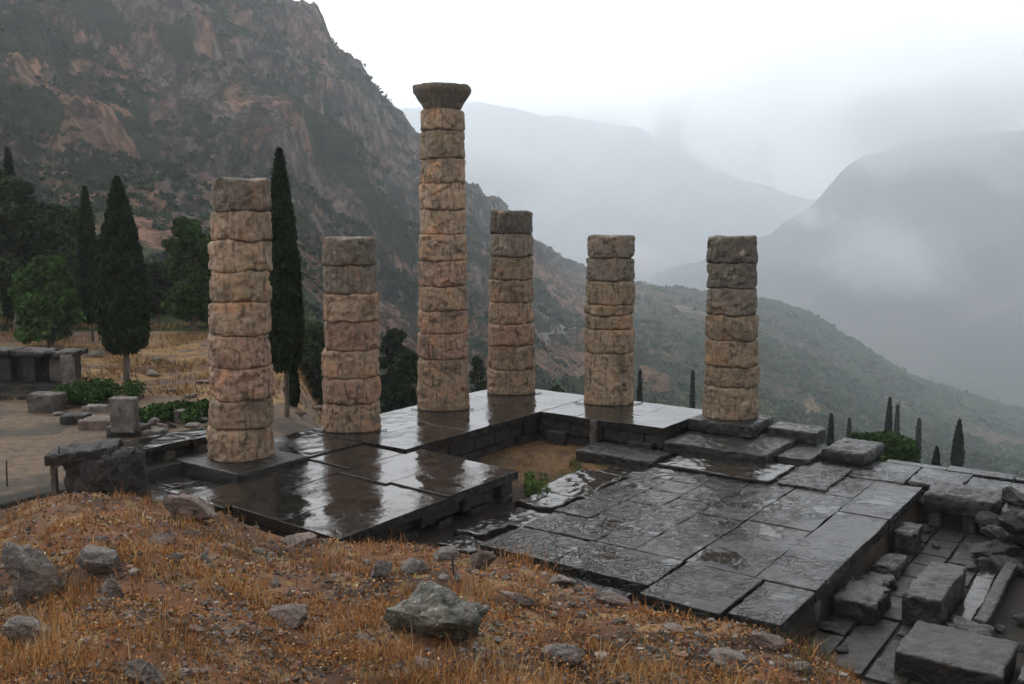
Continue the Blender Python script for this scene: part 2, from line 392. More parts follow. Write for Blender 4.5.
rock = mixc(rock, C3(.020, .018, .018), sstep(.0, .45, -a3-.2*a2)*.7)
veg = mixc(np.broadcast_to(C3(.022, .036, .018), rock.shape), C3(.05, .046, .026), sstep(.0, .5, a2))
hillc = mixc(mixc(np.broadcast_to(C3(.045, .085, .018), rock.shape), C3(.14, .095, .06), sstep(.10, .45, a1+.4*a2)), C3(.028, .046, .02), sstep(.0, .4, a3+.3*a1))
vm = sstep(.0, .16, (nz-.66)*1.2+.45*a2+1.1*fbm(Xl*.008+5, Yl*.008, Zl*.012, 4))
cl = mixc(rock, veg, vm*.92)
c = mixc(hillc, cl, m)
def hit_land(x, y):
    q = UD(x, y, 1.0); Ys = np.exp(np.linspace(math.log(60), math.log(1300), 900)); z = land_z(np.full(900, q[0]), Ys)
    k = int(np.argmax(EYE+(q[2]-EYE)*Ys < z)); return q[0], Ys[k] if k else 1300.0
def slope_patch(c, x, y, rx, ry, colr, amt=1.0):
    u0, D = hit_land(x, y); _, D1 = hit_land(x, y+ry); _, D2 = hit_land(x, y-ry)
    rY = max(.012, abs(math.log(D2/D1))/2); d = ((Ul-u0)/(rx/F))**2+(LOGY-math.log(D))**2/rY**2+PN
    SP.append((u0, D, rx/F, rY)); return mixc(c, C3(*colr), sstep(1.15, .75, d)*amt)
SP = []; PN = .9*a2+.9*fbm(Xl*.02, Yl*.02, 66, 3); LOGY = np.log(Yl)
def patch(c, x, D, ru, rY, colr, amt=1.0):
    u0 = px2u(x); d = ((Ul-u0)/ru)**2+((np.log(Yl/D))/rY)**2+.35*a2
    return mixc(c, C3(*colr), sstep(1.1, .7, d)*amt)
GR = (.018, .044, .010); OR_ = (.40, .23, .15)
for x, y, rx, ry in ((125, 130, 24, 22), (70, 190, 36, 26), (150, 220, 24, 34), (392, 240, 16, 22), (205, 45, 7, 18), (300, 260, 18, 18), (75, 70, 14, 14), (25, 60, 14, 16), (240, 90, 16, 12)): c = slope_patch(c, x, y, rx, ry, OR_, .75)
for x, y, rx, ry in ((45, 50, 50, 26), (20, 120, 40, 30), (155, 152, 46, 12), (205, 126, 34, 7), (140, 110, 10, 16), (90, 165, 30, 10), (335, 165, 50, 20), (385, 205, 36, 16), (330, 120, 24, 14), (240, 190, 30, 10), (170, 30, 26, 16), (450, 240, 24, 20), (300, 215, 24, 12), (100, 20, 30, 14), (500, 290, 22, 12)): c = slope_patch(c, x, y, rx, ry, GR, .92)
nveg = len(SP)
for x, y, rx, ry, k in ((576, 372, 34, 12, (.27, .17, .12)), (548, 356, 30, 7, (.22, .15, .10)), (476, 332, 26, 12, (.22, .13, .09)), (655, 377, 14, 12, (.27, .155, .09)), (693, 310, 22, 3, (.26, .20, .15)), (812, 412, 9, 7, (.28, .20, .10)), (990, 436, 40, 5, (.20, .14, .10)), (600, 352, 14, 5, (.24, .17, .12)), (500, 372, 18, 8, (.19, .12, .08)), (895, 402, 14, 3, (.2, .15, .1)), (740, 345, 20, 3, (.20, .16, .11))): c = slope_patch(c, x, y, rx, ry, k, .9)
hill = mesh('hillside', np.stack([Xl, Yl, Zl], -1).reshape(-1, 3), grid_faces(nu, nv), M['hill'], col=c.reshape(-1, 3))
tag(hill, None, None, kind='structure')

# valley floor sheet that reaches the horizon, and the far ranges
def disc(name, z, x0, x1, y0, y1, mat, colr):
    V = [(x0, y0, z), (x1, y0, z), (x1, y1, z), (x0, y1, z)]
    o = mesh(name, V, np.array([[0, 1, 2, 3]]), mat, col=np.array([colr]*4)); tag(o, None, None, kind='structure'); return o
disc('valley_floor', -372, -7500, 7500, -900, 8600, M['far'], (.07, .075, .05))
def range_(name, prof, D0, depth, amp, colr, seed):
    xs = np.array([q[0] for q in prof], float); ys = np.array([q[1] for q in prof], float)
    zs = np.array([UD(x, y, D0)[2] for x, y in prof]); us = np.array([UD(x, y, D0)[0]/D0 for x, y in prof])
    n = 420; mm = 90
    uq = np.linspace(us[0], us[-1], n); tt = np.linspace(-1, 1, mm)
    Uq, Tq = np.meshgrid(uq, tt, indexing='ij')
    top = np.interp(Uq, us, zs)
    Yq = D0+Tq*depth; Xq = Uq*Yq
    z = -380+(top+380)*(1-np.abs(Tq))**.9
    z = z+amp*(ridged(Xq*.0022+seed, Yq*.0022, .2, 6)-1)*(1-(1-np.abs(Tq))**3*.5)
    cc = mixc(np.broadcast_to(C3(*colr), Xq.shape+(3,)), C3(.10, .095, .08), sstep(0, .4, fbm(Xq*.004, Yq*.004, seed, 3)))
    o = mesh(name, np.stack([Xq, Yq, z], -1).reshape(-1, 3), grid_faces(n, mm), M['far'], col=cc.reshape(-1, 3))
    tag(o, None, None, kind='structure')
range_('mountain', [(520,420),(600,330),(660,275),(700,262),(740,245),(775,232),(800,214),(822,192),(838,176),(862,158),(900,146),(950,135),(1024,128),(1100,112),(1250,80),(1500,50),(1800,30)], 3600, 1500, 60, (.045, .052, .042), 3.3)
range_('mountain_range', [(-200,150),(200,130),(380,112),(430,106),(480,101),(530,108),(570,117),(610,124),(640,128),(680,150),(740,180),(820,200),(1000,210),(1300,190)], 7600, 1200, 60, (.05, .056, .05), 9.1)

# ------------------------------------------------------------------ stone shapes
def box_part(acc, c, h, ax=AX, z0=0, z1=1, res=.12, amp=.02, rnd=.03, fr=3.0, tilt=(0, 0), warp=0.0, chipk=3.5):
    """a worn block: c centre (x,y), h half sizes along ax and across, z range; fine grid, rounded arris, chipped by noise"""
    ax = np.array(ax, float); bx = np.array([-ax[1], ax[0]])
    hz = (z1-z0)/2; H3 = np.array([h[0], h[1], hz]); ctr = np.array([c[0], c[1], (z0+z1)/2])
    r = min(rnd, *(H3*.9))
    so = rng.uniform(0, 50)
    for k in range(3):
        i, j = (k+1) % 3, (k+2) % 3
        ni = int(min(90, max(2, round(2*H3[i]/res)+1))); nj = int(min(90, max(2, round(2*H3[j]/res)+1)))
        li = np.linspace(-1, 1, ni)*H3[i]; lj = np.linspace(-1, 1, nj)*H3[j]
        if ni > 3: li = np.concatenate([[-H3[i], -H3[i]+r*.5, -H3[i]+r, -H3[i]+r*1.35], li[1:-1][np.abs(li[1:-1]) < H3[i]-r*1.5], [H3[i]-r*1.35, H3[i]-r, H3[i]-r*.5, H3[i]]])
        if nj > 3: lj = np.concatenate([[-H3[j], -H3[j]+r*.5, -H3[j]+r, -H3[j]+r*1.35], lj[1:-1][np.abs(lj[1:-1]) < H3[j]-r*1.5], [H3[j]-r*1.35, H3[j]-r, H3[j]-r*.5, H3[j]]])
        A, B = np.meshgrid(li, lj, indexing='ij'); ni, nj = A.shape
        for sg in (-1, 1):
            if k == 2 and sg == -1: continue
            P = np.zeros(A.shape+(3,)); P[..., i] = A; P[..., j] = B; P[..., k] = sg*H3[k]
            q = np.clip(P, -(H3-r), H3-r); d = P-q; L = np.linalg.norm(d, axis=-1, keepdims=True)
            P = q+d/np.maximum(L, 1e-6)*r
            if warp: P[..., 0] += warp*noise(P[..., 1]*1.1/max(H3[1], .2)+so, P[..., 2]*.7, 3); P[..., 1] += warp*noise(P[..., 0]*1.1/max(H3[0], .2)+so, P[..., 2]*.7, 9)
            edge = np.exp(-np.min(np.sort(H3-np.abs(P), axis=-1)[..., 1:2], axis=-1)/max(.05, r*2))
            nn = fbm(P[..., 0]*fr+so, P[..., 1]*fr, P[..., 2]*fr, 4)
            nrm = P/np.maximum(H3, .01); nrm = np.sign(nrm)*np.abs(nrm)**6; nrm /= np.maximum(np.linalg.norm(nrm, axis=-1, keepdims=True), 1e-6)
            chip = np.maximum(nn-.05, 0)*edge
            P = P+nrm*(amp*nn-amp*chipk*chip)[..., None]
            zz = P[..., 2]+tilt[0]*P[..., 0]+tilt[1]*P[..., 1]
            X = ctr[0]+P[..., 0]*ax[0]+P[..., 1]*bx[0]; Y = ctr[1]+P[..., 0]*ax[1]+P[..., 1]*bx[1]
            Q = grid_faces(ni, nj)
            if sg == -1: Q = Q[:, ::-1]
            acc.add(np.stack([X, Y, ctr[2]+zz], -1).reshape(-1, 3), Q)

def rect(acc, s0, s1, t0, t1, z0, z1, **kw):
    box_part(acc, W((s0+s1)/2, (t0+t1)/2), (abs(s1-s0)/2, abs(t1-t0)/2), AX, z0, z1, **kw)

def slabs(acc, s0, s1, t0, t1, z, th, ds=1.5, dt=1.2, gap=.022, zj=.012, amp=.012, res=.11, skip=(), rough_end=.0, zf=None, fr=2.2, rnd=.025, warp=.0, chipk=.5):
    """rows of paving slabs over a rectangle; skip holds rectangles left open"""
    n = max(1, round((t1-t0)/dt)); t = t0
    wid = rng.uniform(.8, 1.2, n); wid *= (t1-t0)/wid.sum()
    for i in range(n):
        a = t; b = t+wid[i]; t = b
        m_ = max(1, round((s1-s0)/ds)); le = rng.uniform(.65, 1.35, m_); le *= (s1-s0)/le.sum(); s = s0
        for j in range(m_):
            p = s; q = s+le[j]; s = q
            e0 = rng.uniform(0, rough_end) if j == 0 else 0; e1 = rng.uniform(0, rough_end) if j == m_-1 else 0
            cs, ct = (p+q)/2, (a+b)/2
            if any(k[0] < cs < k[1] and k[2] < ct < k[3] for k in skip): continue
            zz = z if zf is None else zf(cs, ct)
            g = gap*rng.uniform(.5, 1.6)
            tl = (rng.normal()*zj*.35, rng.normal()*zj*.35) if zf is None else (zf(cs+.5, ct)-zf(cs-.5, ct), zf(cs, ct+.5)-zf(cs, ct-.5))
            rect(acc, p+g/2+e0, q-g/2-e1, a+g/2, b-g/2, zz-th, zz+rng.normal()*zj, res=res, amp=amp, rnd=rnd, fr=fr, tilt=tl, warp=warp, chipk=chipk)

def courses(acc, p, q, axis, fixed, face, z0, z1, nc=2, ln=.9, depth=.5, amp=.03, inset=.05, res=.10, gappy=0.0):
    """a wall face of block courses between p and q on one axis; face is the outward sign on the other axis"""
    hh = (z1-z0)/nc
    for k in range(nc):
        m_ = max(1, round((q-p)/ln)); le = rng.uniform(.6, 1.4, m_); le *= (q-p)/le.sum(); a = p
        for j in range(m_):
            b = a+le[j]
            if rng.random() >= gappy:
                f = fixed-face*abs(rng.normal())*inset
                lo, hi = (f-depth, f) if face > 0 else (f, f+depth)
                g = .012
                if axis == 's': rect(acc, a+g, b-g, lo, hi, z0+k*hh+g, z0+(k+1)*hh-g, res=res, amp=amp, rnd=.04, fr=4)
                else: rect(acc, lo, hi, a+g, b-g, z0+k*hh+g, z0+(k+1)*hh-g, res=res, amp=amp, rnd=.04, fr=4)
            a = b

def thing_at(name, s, t, z, label, cat, group=None):
    w = W(s, t); return empty(name, (w[0], w[1], z), label, cat, group)

# ------------------------------------------------------------------ temple floor
st = thing_at('stylobate', 4.5, 1.2, -.95, 'raised L-shaped terrace of wet marble slabs carrying the middle four columns', 'stone terrace')
A = Acc()
slabs(A, -.6, 9.55, -.8, 3.25, 0, .24, 3.2, 2.0, gap=.007, zj=.002, rough_end=.1, amp=.010, rnd=.012)
slabs(A, 9.6, 11.62, -.85, 1.72, 0, .24, 2.1, 1.2, gap=.007, zj=.002, rnd=.012)
slabs(A, -.6, 2.98, 3.27, 7.72, 0, .24, 1.8, 1.5, gap=.007, zj=.002, rough_end=.08, amp=.010, rnd=.012)
A.obj('paving', M['pave'], st)
A = Acc()
courses(A, 2.9, 9.6, 's', 3.15, 1, -1.15, -.25, 2, 1.0)
courses(A, 3.15, 7.7, 't', 2.85, 1, -1.15, -.25, 2, 1.1)
courses(A, -.5, 12.0, 's', -.7, -1, -1.3, -.25, 3, 1.2)
courses(A, -.6, 9.8, 't', -.5, -1, -1.6, -.25, 3, 1.2, depth=.6)
rect(A, -.1, 2.5, -.3, 7.6, -1.4, -.26, res=1); rect(A, 2.3, 11.5, -.3, 2.8, -1.4, -.26, res=1)
A.obj('retaining_wall', M['wall'], st)
A = Acc(); rect(A, 2.88, 3.08, 5.22, 5.46, -1.1, -.02, res=.08, amp=.012); A.obj('pilaster', M['palestone'], st)
A = Acc(); rect(A, 2.88, 3.14, 3.6, 4.3, -1.05, -.55, res=.08, amp=.03); A.obj('jutting_block', M['drystone'], st)
A = Acc(); rect(A, 2.88, 3.1, 6.6, 7.4, -1.05, -.5, res=.08, amp=.03); A.obj('jutting_block', M['drystone'], st)

o = Acc(); rect(o, 11.68, 13.95, -.95, 1.82, -.55, .05, res=.09, amp=.018, rnd=.035, warp=.03)
o = o.obj('plinth_slab', M['block'], loc=(*W(12.8, .45), -.55)); tag(o, 'broad black-edged wet slab under the column at the left end', 'stone slab')

lf = thing_at('lower_floor', 12, 4.2, -.95, 'glossy wet floor of large slabs below the second column, ending in a dark ragged edge', 'stone floor')
def zlow(s, t): return -.035-.024*(t-1.7)-.03*np.clip(s-11.5, 0, 2)
A = Acc(); slabs(A, 8.95, 15.35, 3.3, 6.72, 0, .22, 3.1, 1.75, gap=.005, zj=.001, rnd=.009, zf=zlow, rough_end=.15, amp=.010)
slabs(A, 11.66, 15.5, 1.86, 3.28, 0, .22, 3.9, 1.4, gap=.005, zj=.001, rnd=.009, zf=zlow, amp=.010); slabs(A, 9.65, 11.63, 1.76, 3.28, 0, .22, 1.9, 1.5, gap=.005, zj=.001, rnd=.009, zf=zlow, amp=.008)
slabs(A, 14.0, 16.2, -.6, 1.82, -.25, .2, 1.2, 1.2, gap=.02, zj=.01, rough_end=.3)
A.obj('paving', M['pave'], lf)
A = Acc(); courses(A, 9.0, 15.3, 's', 6.6, 1, -1.15, -.42, 2, .8, inset=.10, amp=.05, gappy=.12); courses(A, 3.4, 6.6, 't', 9.05, -1, -1.15, -.42, 2, .9)
rect(A, 9.3, 15.1, 2.0, 6.1, -1.2, -.42, res=1); A.obj('retaining_wall', M['wall'], lf)

mf = thing_at('main_floor', 8, 11.5, -1.5, 'great wet grey stone floor sloping towards the camera, cut into uneven slabs', 'stone floor')
A = Acc()
slabs(A, 2.62, 11.2, 8.36, 12.35, -.7, .24, 1.5, .95, gap=.011, zj=.006, amp=.030, res=.07, rnd=.016, fr=3.0, warp=.03)
slabs(A, 2.62, 11.2, 12.37, 15.05, -.7, .26, 1.7, 1.3, gap=.012, zj=.010, amp=.014, res=.09, rnd=.018, warp=.04, chipk=2.5)
slabs(A, 11.22, 13.0, 8.36, 12.4, -.7, .26, 1.8, 2.0, gap=.012, zj=.006, amp=.014, res=.08, rough_end=.2, rnd=.016, warp=.05, chipk=2.2)
rect(A, 11.26, 13.35, 12.48, 14.05, -.96, -.67, res=.08, amp=.012, tilt=(.012, -.01)); rect(A, 11.26, 13.1, 14.09, 15.06, -.96, -.71, res=.08, amp=.014, tilt=(.0, .01))
rect(A, 13.02, 13.5, 10.2, 12.2, -1.0, -.82, res=.08, amp=.03)
A.obj('paving', M['pave_main'], mf)
A = Acc()
slabs(A, .35, 2.6, 11.4, 24.5, -.7, .3, 2.4, 1.5, gap=.02, zj=.018, amp=.035, rough_end=.35, res=.09, warp=.07, chipk=2.5)
slabs(A, 1.5, 2.6, 8.3, 11.4, -.72, .3, 1.2, 1.5); slabs(A, -.3, .5, 13.5, 22, -.74, .3, .8, 1.7, rough_end=.3, zj=.02)
A.obj('far_paving', M['pave_main'], mf)
A = Acc()
courses(A, 4.4, 13.0, 's', 14.95, 1, -1.56, -.97, 1, .75, depth=.7, inset=.16, amp=.05, gappy=.25)
rect(A, 3.2, 12.6, 8.8, 14.3, -1.7, -.97, res=1); rect(A, .8, 2.9, 8.8, 24, -1.8, -1.01, res=1)
courses(A, 2.8, 13.0, 's', 8.5, -1, -1.1, -.95, 1, 1.1); courses(A, 16.6, 24, 't', 2.4, 1, -1.6, -1.01, 1, 1.0, depth=.6, amp=.05)
courses(A, 8.6, 15, 't', 12.9, 1, -1.6, -.98, 1, 1.0); courses(A, 11, 24, 't', .4, -1, -1.9, -1.02, 2, 1.2)
A.obj('retaining_wall', M['wall'], mf)
for s_, w_, dz in ((12.6, .26, .0), (11.75, .1, .2), (10.9, .22, .08), (9.0, .1, .0), (8.55, .14, .25), (7.1, .24, .05), (6.35, .09, .12), (5.5, .16, .0)):
    A = Acc(); rect(A, s_-w_, s_+w_, 14.75, 14.97+.06*random.random(), -1.56, -.98-dz, res=.08, amp=.035, rnd=.05); A.obj('wall_pier', M['palestone'], mf)

def stone(name, s0, s1, t0, t1, z0, z1, label, cat='stone block', mat='block', group=None, **kw):
    A = Acc(); kw = dict(dict(res=.05, amp=.035, rnd=.045), **kw); kw['amp'] *= 1.35; kw.setdefault('warp', .04); kw['warp'] *= 1.3; kw.setdefault('fr', 3.6); rect(A, s0, s1, t0, t1, z0, z1, **kw)
    w = W((s0+s1)/2, (t0+t1)/2); o = A.obj(name, M[mat], loc=(w[0], w[1], z0)); tag(o, label, cat, group); return o
stone('column_plinth', -.6, 1.32, 7.76, 9.85, -.34, .05, 'thick square wet block directly under the rightmost column', mat='block', warp=.02)
stone('step_slab', -.2, 3.05, 7.78, 10.95, -.72, -.35, 'wide dark stone step just below the plinth of the rightmost column', 'stone step', warp=.03)
stone('stone_slab', .4, 2.25, 10.98, 11.95, -.75, -.5, 'thin pale-topped slab right of the step under the rightmost column', 'stone slab', warp=.04)
stone('stone_block', -.75, .35, 9.95, 11.5, -.6, -.12, 'flat block behind and right of the rightmost column plinth', warp=.05)
stone('stone_block', -.55, 1.35, 12.0, 13.25, -.72, -.32, 'worn block at the far edge of the floor with a rounded right end', warp=.06, rnd=.1, amp=.04)
stone('paving_patch', 2.66, 4.72, 8.45, 11.7, -.71, -.60, 'raised thin slab with a column reflection at the far end of the great floor', 'stone slab', mat='pave', amp=.012, warp=.05)
stone('paving_patch', 1.9, 4.55, 11.8, 13.1, -.71, -.63, 'long narrow slab lying beside the raised reflecting slab', 'stone slab', mat='pave_main', amp=.014, warp=.06)
stone('ledge_block', 3.15, 4.55, 5.6, 8.15, -1.05, -.62, 'low ledge block at the foot of the terrace wall by the soil pit', warp=.05, rnd=.08, amp=.04)
# wet slabs in the sunken corridor
for s0, s1, t0, t1, z1, lb in ((5.7, 8.2, 6.55, 7.9, -.84, 'large mirror-wet slab at the corner of the soil pit'),
                               (7.0, 8.3, 8.0, 8.3, -.80, 'narrow kerb stone between the soil pit and the great floor'),
                               (8.35, 9.5, 6.9, 8.0, -.80, 'small pale wet slab next to the end of the lower floor'),
                               (9.65, 11.0, 7.15, 8.2, -.86, 'brown-tinged wet slab in the middle of the sunken corridor'),
                               (11.1, 12.1, 7.0, 7.9, -.78, 'pale wedge-shaped slab low in the sunken corridor'),
                               (12.2, 13.0, 7.3, 8.25, -.84, 'tilted slab at the near end of the sunken corridor'),
                               (4.7, 5.6, 7.0, 8.25, -.86, 'dark wet slab in shade under the ledge block')):
    stone('stone_slab', s0, s1, t0, t1, z1-.25, z1, lb, 'stone slab', mat='pave', warp=.12, amp=.02, tilt=(rng.normal()*.02, rng.normal()*.02))

# right-hand pit
stone('stone_block', 7.75, 10.0, 16.3, 17.0, -1.55, -.86, 'big upright rectangular block with a chipped top in the right-hand pit', warp=.05, amp=.03)
stone('stone_block', 9.25, 10.4, 15.1, 15.95, -1.55, -1.06, 'square dark block against the side wall of the great floor', warp=.06, rnd=.07, amp=.04)
stone('stone_slab', 10.6, 12.2, 16.7, 18.35, -1.55, -1.05, 'smooth wet slab with sharp edges in the lower right corner', 'stone slab', amp=.014)
stone('stone_slab', 10.3, 12.0, 18.5, 20.2, -1.55, -1.1, 'wet slab cut by the right edge of the photo beside the sharp-edged slab', 'stone slab', amp=.015)
stone('kerb_stone', 5.7, 9.5, 17.45, 17.7, -1.55, -1.24, 'long thin kerb stone running through the right-hand pit', 'kerb', amp=.015)
stone('floor_slab', 5.8, 9.3, 17.02, 17.4, -1.55, -1.42, 'long flat wet slab beside the kerb stone in the pit', 'stone slab', mat='pave', amp=.012)
stone('stone_block', 5.9, 7.3, 18.2, 19.6, -1.55, -.95, 'squared grey block at the right edge beyond the kerb stone', mat='rock', warp=.05, rnd=.08, amp=.05)
stone('stone_block', 6.8, 7.9, 15.15, 15.7, -1.55, -1.15, 'low dark stone leaning on the wall of the great floor', warp=.08, rnd=.1, amp=.06)
stone('stone_block', 5.0, 5.9, 15.1, 15.6, -1.55, -.95, 'narrow upright block at the far corner of the great floor', warp=.06, rnd=.08, amp=.05)
stone('stone_block', 8.05, 9.1, 15.12, 15.75, -1.55, -1.2, 'low broken block between the square dark block and its leaning neighbour', warp=.10, rnd=.1, amp=.06)
stone('stone_block', 3.7, 5.6, 17.9, 18.5, -1.55, -.98, 'long rough block in front of the rubble at the far right of the pit', warp=.10, rnd=.1, amp=.06)
stone('stone_block', 9.6, 10.2, 17.1, 17.9, -1.55, -1.2, 'small broken block beyond the sharp-edged slab in the pit', warp=.10, rnd=.1, amp=.06)
stone('stone_block', 2.9, 4.0, 17.0, 18.6, -1.4, -.60, 'cracked block right of the dark bridging slab level with the far paving', warp=.10, rnd=.1, amp=.07)
stone('lintel_slab', 1.9, 3.35, 15.2, 16.9, -1.12, -.62, 'thick dark slab bridging short piers at the far side of the pit', 'stone lintel', warp=.06, rnd=.08, amp=.05)
for t_ in (15.45, 16.25, 16.75):
    stone('support_pier', 2.3, 3.15, t_-.14, t_+.16, -1.55, -1.13, 'short pale pier in the gap under the thick dark bridging slab', 'stone pier', 'palestone', 'piers under the bridging slab', amp=.03)
A = Acc(); slabs(A, 3.4, 12.6, 15.1, 17.0, -1.46, .12, 1.1, .65, gap=.05, zj=.012, amp=.02); slabs(A, 3.4, 5.6, 17.0, 22, -1.46, .12, 1.1, .8, gap=.05, zj=.02, amp=.02)
o = A.obj('pit_paving', M['pitfloor'], loc=(*W(8, 17), -1.58)); tag(o, 'dark wet broken paving on the bottom of the right-hand pit', 'stone floor')

# ------------------------------------------------------------------ columns
def lathe_stone(R0, R1, z0, z1, cx, cy, seed, ero=.06, gouge=.05, seg=132, lo_edge=True, hi_edge=True, shift=(0, 0), tiltz=0.0, rprof=None, flake=1.0):
    h = z1-z0; nr = max(10, int(h/.032)); v = np.linspace(0, 1, nr); th = np.linspace(0, 2*pi, seg, endpoint=False)
    T, V = np.meshgrid(th, v, indexing='ij')
    R = R0+(R1-R0)*V if rprof is None else np.interp(V, rprof[0], rprof[1])
    cxn, syn = np.cos(T)*R, np.sin(T)*R; z = V*h
    s = seed*13.7
    big = fbm(cxn*1.1+s, syn*1.1, z*1.1+s, 3); mid = fbm(cxn*4+s, syn*4, z*5+s, 4); fin = fbm(cxn*11+s, syn*11, z*13, 3)
    d = .038*big+.024*mid+.010*fin
    # worn flutes survive in places
    fl = np.cos(T*20)*.010*sstep(-.1, .3, big)
    d = d+fl
    eh = np.minimum(z if lo_edge else 9, (h-z) if hi_edge else 9)
    wv = .38+1.25*np.clip(fbm(np.cos(T)*2.3+s, np.sin(T)*2.3, s+np.where(V > .5, 5., 0.), 3)+.25, 0, 1.2)
    d = d-ero*(.45+.8*wv)*np.exp(-(eh/(.012+.022*wv))**1.3)
    # flakes lost from the arrises and faces, with crisp shallow floors
    ch = fbm(cxn*1.9/R+s+9, syn*1.9/R, z*2.6+s, 4)+.30*np.exp(-eh/.09)-.09
    d = d-flake*.050*sstep(.22, .34, ch)*(1+.5*mid)-flake*.035*sstep(.46, .54, ch)
    ch2 = fbm(cxn*3.3/R+s+29, syn*3.3/R, z*6+s, 3)
    d = d-.022*sstep(.30, .38, ch2)
    # spalled hollows
    g = fbm(np.cos(T)*1.7+s, np.sin(T)*1.7+3, z*1.6+s, 3)-.30-.25*(1-np.exp(-eh/.2))
    d = d-gouge*3*np.maximum(g, 0)**.8*(.8+.5*mid)
    g2 = ridged(np.cos(T)*.8+s, np.sin(T)*.8, z*3.2+s, 2)-1.30
    d = d-.06*np.maximum(g2, 0)
    R = R+d
    X = cx+shift[0]+R*np.cos(T); Y = cy+shift[1]+R*np.sin(T)
    Z = z0+z+flake*np.where(V > .5, .055*fbm(np.cos(T)*1.3+cx, np.sin(T)*1.3, z1*2.3, 3), .055*fbm(np.cos(T)*1.3+cx, np.sin(T)*1.3, (z0-.008)*2.3, 3))*np.exp(-eh/.10)*(1 if (lo_edge and hi_edge) else 0)+.012*mid*np.exp(-eh/.06)
    P = np.stack([X, Y, Z], -1); n, m_ = seg, nr
    vs = [P.reshape(-1, 3)]; i, j = np.meshgrid(np.arange(n), np.arange(m_-1), indexing='ij'); i2 = (i+1) % n
    q = [np.stack([i*m_+j, i2*m_+j, i2*m_+j+1, i*m_+j+1], -1).reshape(-1, 4)]; off = n*m_
    tr = []
    for top in (True, False):
        row = P[:, -1] if top else P[:, 0]; c = row.mean(0); prev = np.arange(n)*m_+((m_-1) if top else 0)
        for k in (.94, .8, .5, .2):
            rr = c+(row-c)*k; rr[:, 2] = c[2]+(row[:, 2]-c[2])*k*k+(.02*fbm(rr[:, 0]*3, rr[:, 1]*3, seed, 3)+(.012 if k < .9 else 0))*(1 if top else -1)
            cur = off+np.arange(n); vs.append(rr); off += n
            a = np.stack([prev, np.roll(prev, -1), np.roll(cur, -1), cur], -1); q.append(a if top else a[:, ::-1]); prev = cur
        vs.append(c[None]); a = np.stack([prev, np.roll(prev, -1), np.full(n, off)], -1); off += 1; tr.append(a if top else a[:, ::-1])
    return np.concatenate(vs), np.concatenate(q), np.concatenate(tr)

TAN = np.array([.46, .325, .215]); PINK = np.array([.47, .30, .205]); GREY = np.array([.24, .20, .155]); DARK = np.array([.13, .112, .088]); OCH = np.array([.43, .32, .21])
def make_column(cx_px, base_y, wb, wt, tops_px, joints, z0, label, tints, cap=None, seed=1, lean=0.0):
    fx, fy = U(cx_px, base_y, z0)
    for _ in range(3):
        dep = (fy)*cos(PITCH)+(EYE-z0)*sin(PITCH); r = wb*dep/F/2
    cx = fx*(fy+r)/fy; cy = fy+r
    Ht = UD(cx_px, joints[-1], cy-.8*r)[2]-z0
    depm = cy*cos(PITCH)+(EYE-z0-Ht)*sin(PITCH); rt = wt*depm/F/2
    xt = UD(tops_px, joints[-1], cy)[0]
    t = empty('column', (cx, cy, z0), label, 'ruined column', None)
    zs = [z0-.01]+[UD(cx_px, y, cy-.95*(r+(rt-r)*.5))[2] for y in joints]
    n = len(joints)
    for k in range(n):
        a, b = zs[k], zs[k+1]; fa, fb = (a-z0)/Ht, (b-z0)/Ht
        tint = tints[k] if k < len(tints) else TAN
        tint = np.array(tint)*rng.uniform(.93, 1.07)
        sh = ((xt-cx)*(fa+fb)/2+rng.normal()*.014, rng.normal()*.012)
        if k == 0: sh = (0, 0)
        jr = 1+rng.normal()*.012
        capk = cap and k == n-1
        if capk:
            rp = ([0, .08, .30, .55, .72, .80, 1.0], [rt*.86, rt*.90, rt*1.02, rt*1.22, rt*1.34, rt*1.37, rt*1.36])
            V, Q, T = lathe_stone(0, 0, a+.004, b, cx, cy, seed*31+k, .022, .02, shift=sh, rprof=rp, flake=.25)
        else:
            V, Q, T = lathe_stone((r+(rt-r)*fa)*jr, (r+(rt-r)*fb)*jr, a+.004, b-.004, cx, cy, seed*31+k, .052 if k else .045, .050, lo_edge=k > 0, shift=sh, tiltz=.03 if 0 < k < n-1 else 0)
        mesh('capital' if capk else 'drum', V, [Q, T], M['drum'], t, True, loc=(cx+sh[0], cy+sh[1], a), col=tint)
    return t, (cx, cy, r)
cols = []
cols.append(make_column(241.5, 462.5, 66, 57, 240.5, [430.5, 402, 369, 336, 303, 272, 241, 211, 178], .05,
    'stout nine-drum column on the black-edged slab at the left end, grey on top', [TAN, TAN*.8, PINK, PINK, TAN, OCH*.9, TAN, TAN*.85, GREY*.9], seed=1))
cols.append(make_column(352.5, 433.5, 59.5, 52, 350, [405, 379.5, 352, 323, 294, 266, 237.5], 0,
    'short seven-drum column right of the dark cypress, its top two drums grey', [TAN, PINK*.95, TAN, PINK*.9, TAN*.85, GREY, GREY*.9], seed=2))
cols.append(make_column(443.5, 411.5, 53.5, 43, 442, [360, 334.6, 311, 287, 261, 234.6, 210, 183, 158, 129, 107.5, 83], 0,
    'tallest column, the only one still crowned by a flaring capital', [TAN*.9, PINK, PINK, TAN, PINK, TAN, TAN, TAN, TAN*.95, OCH*.8, TAN*.85, DARK*1.1], cap=True, seed=3))
cols.append(make_column(511, 395.5, 49, 42, 511.5, [371, 346.5, 325, 303, 280.5, 257, 234, 210.5], 0,
    'eight-drum column just right of the tallest one, with a blackish top drum', [TAN*.9, TAN*.8, PINK*.9, TAN, TAN*.8, OCH*.75, GREY*1.2, DARK*.9], seed=4))
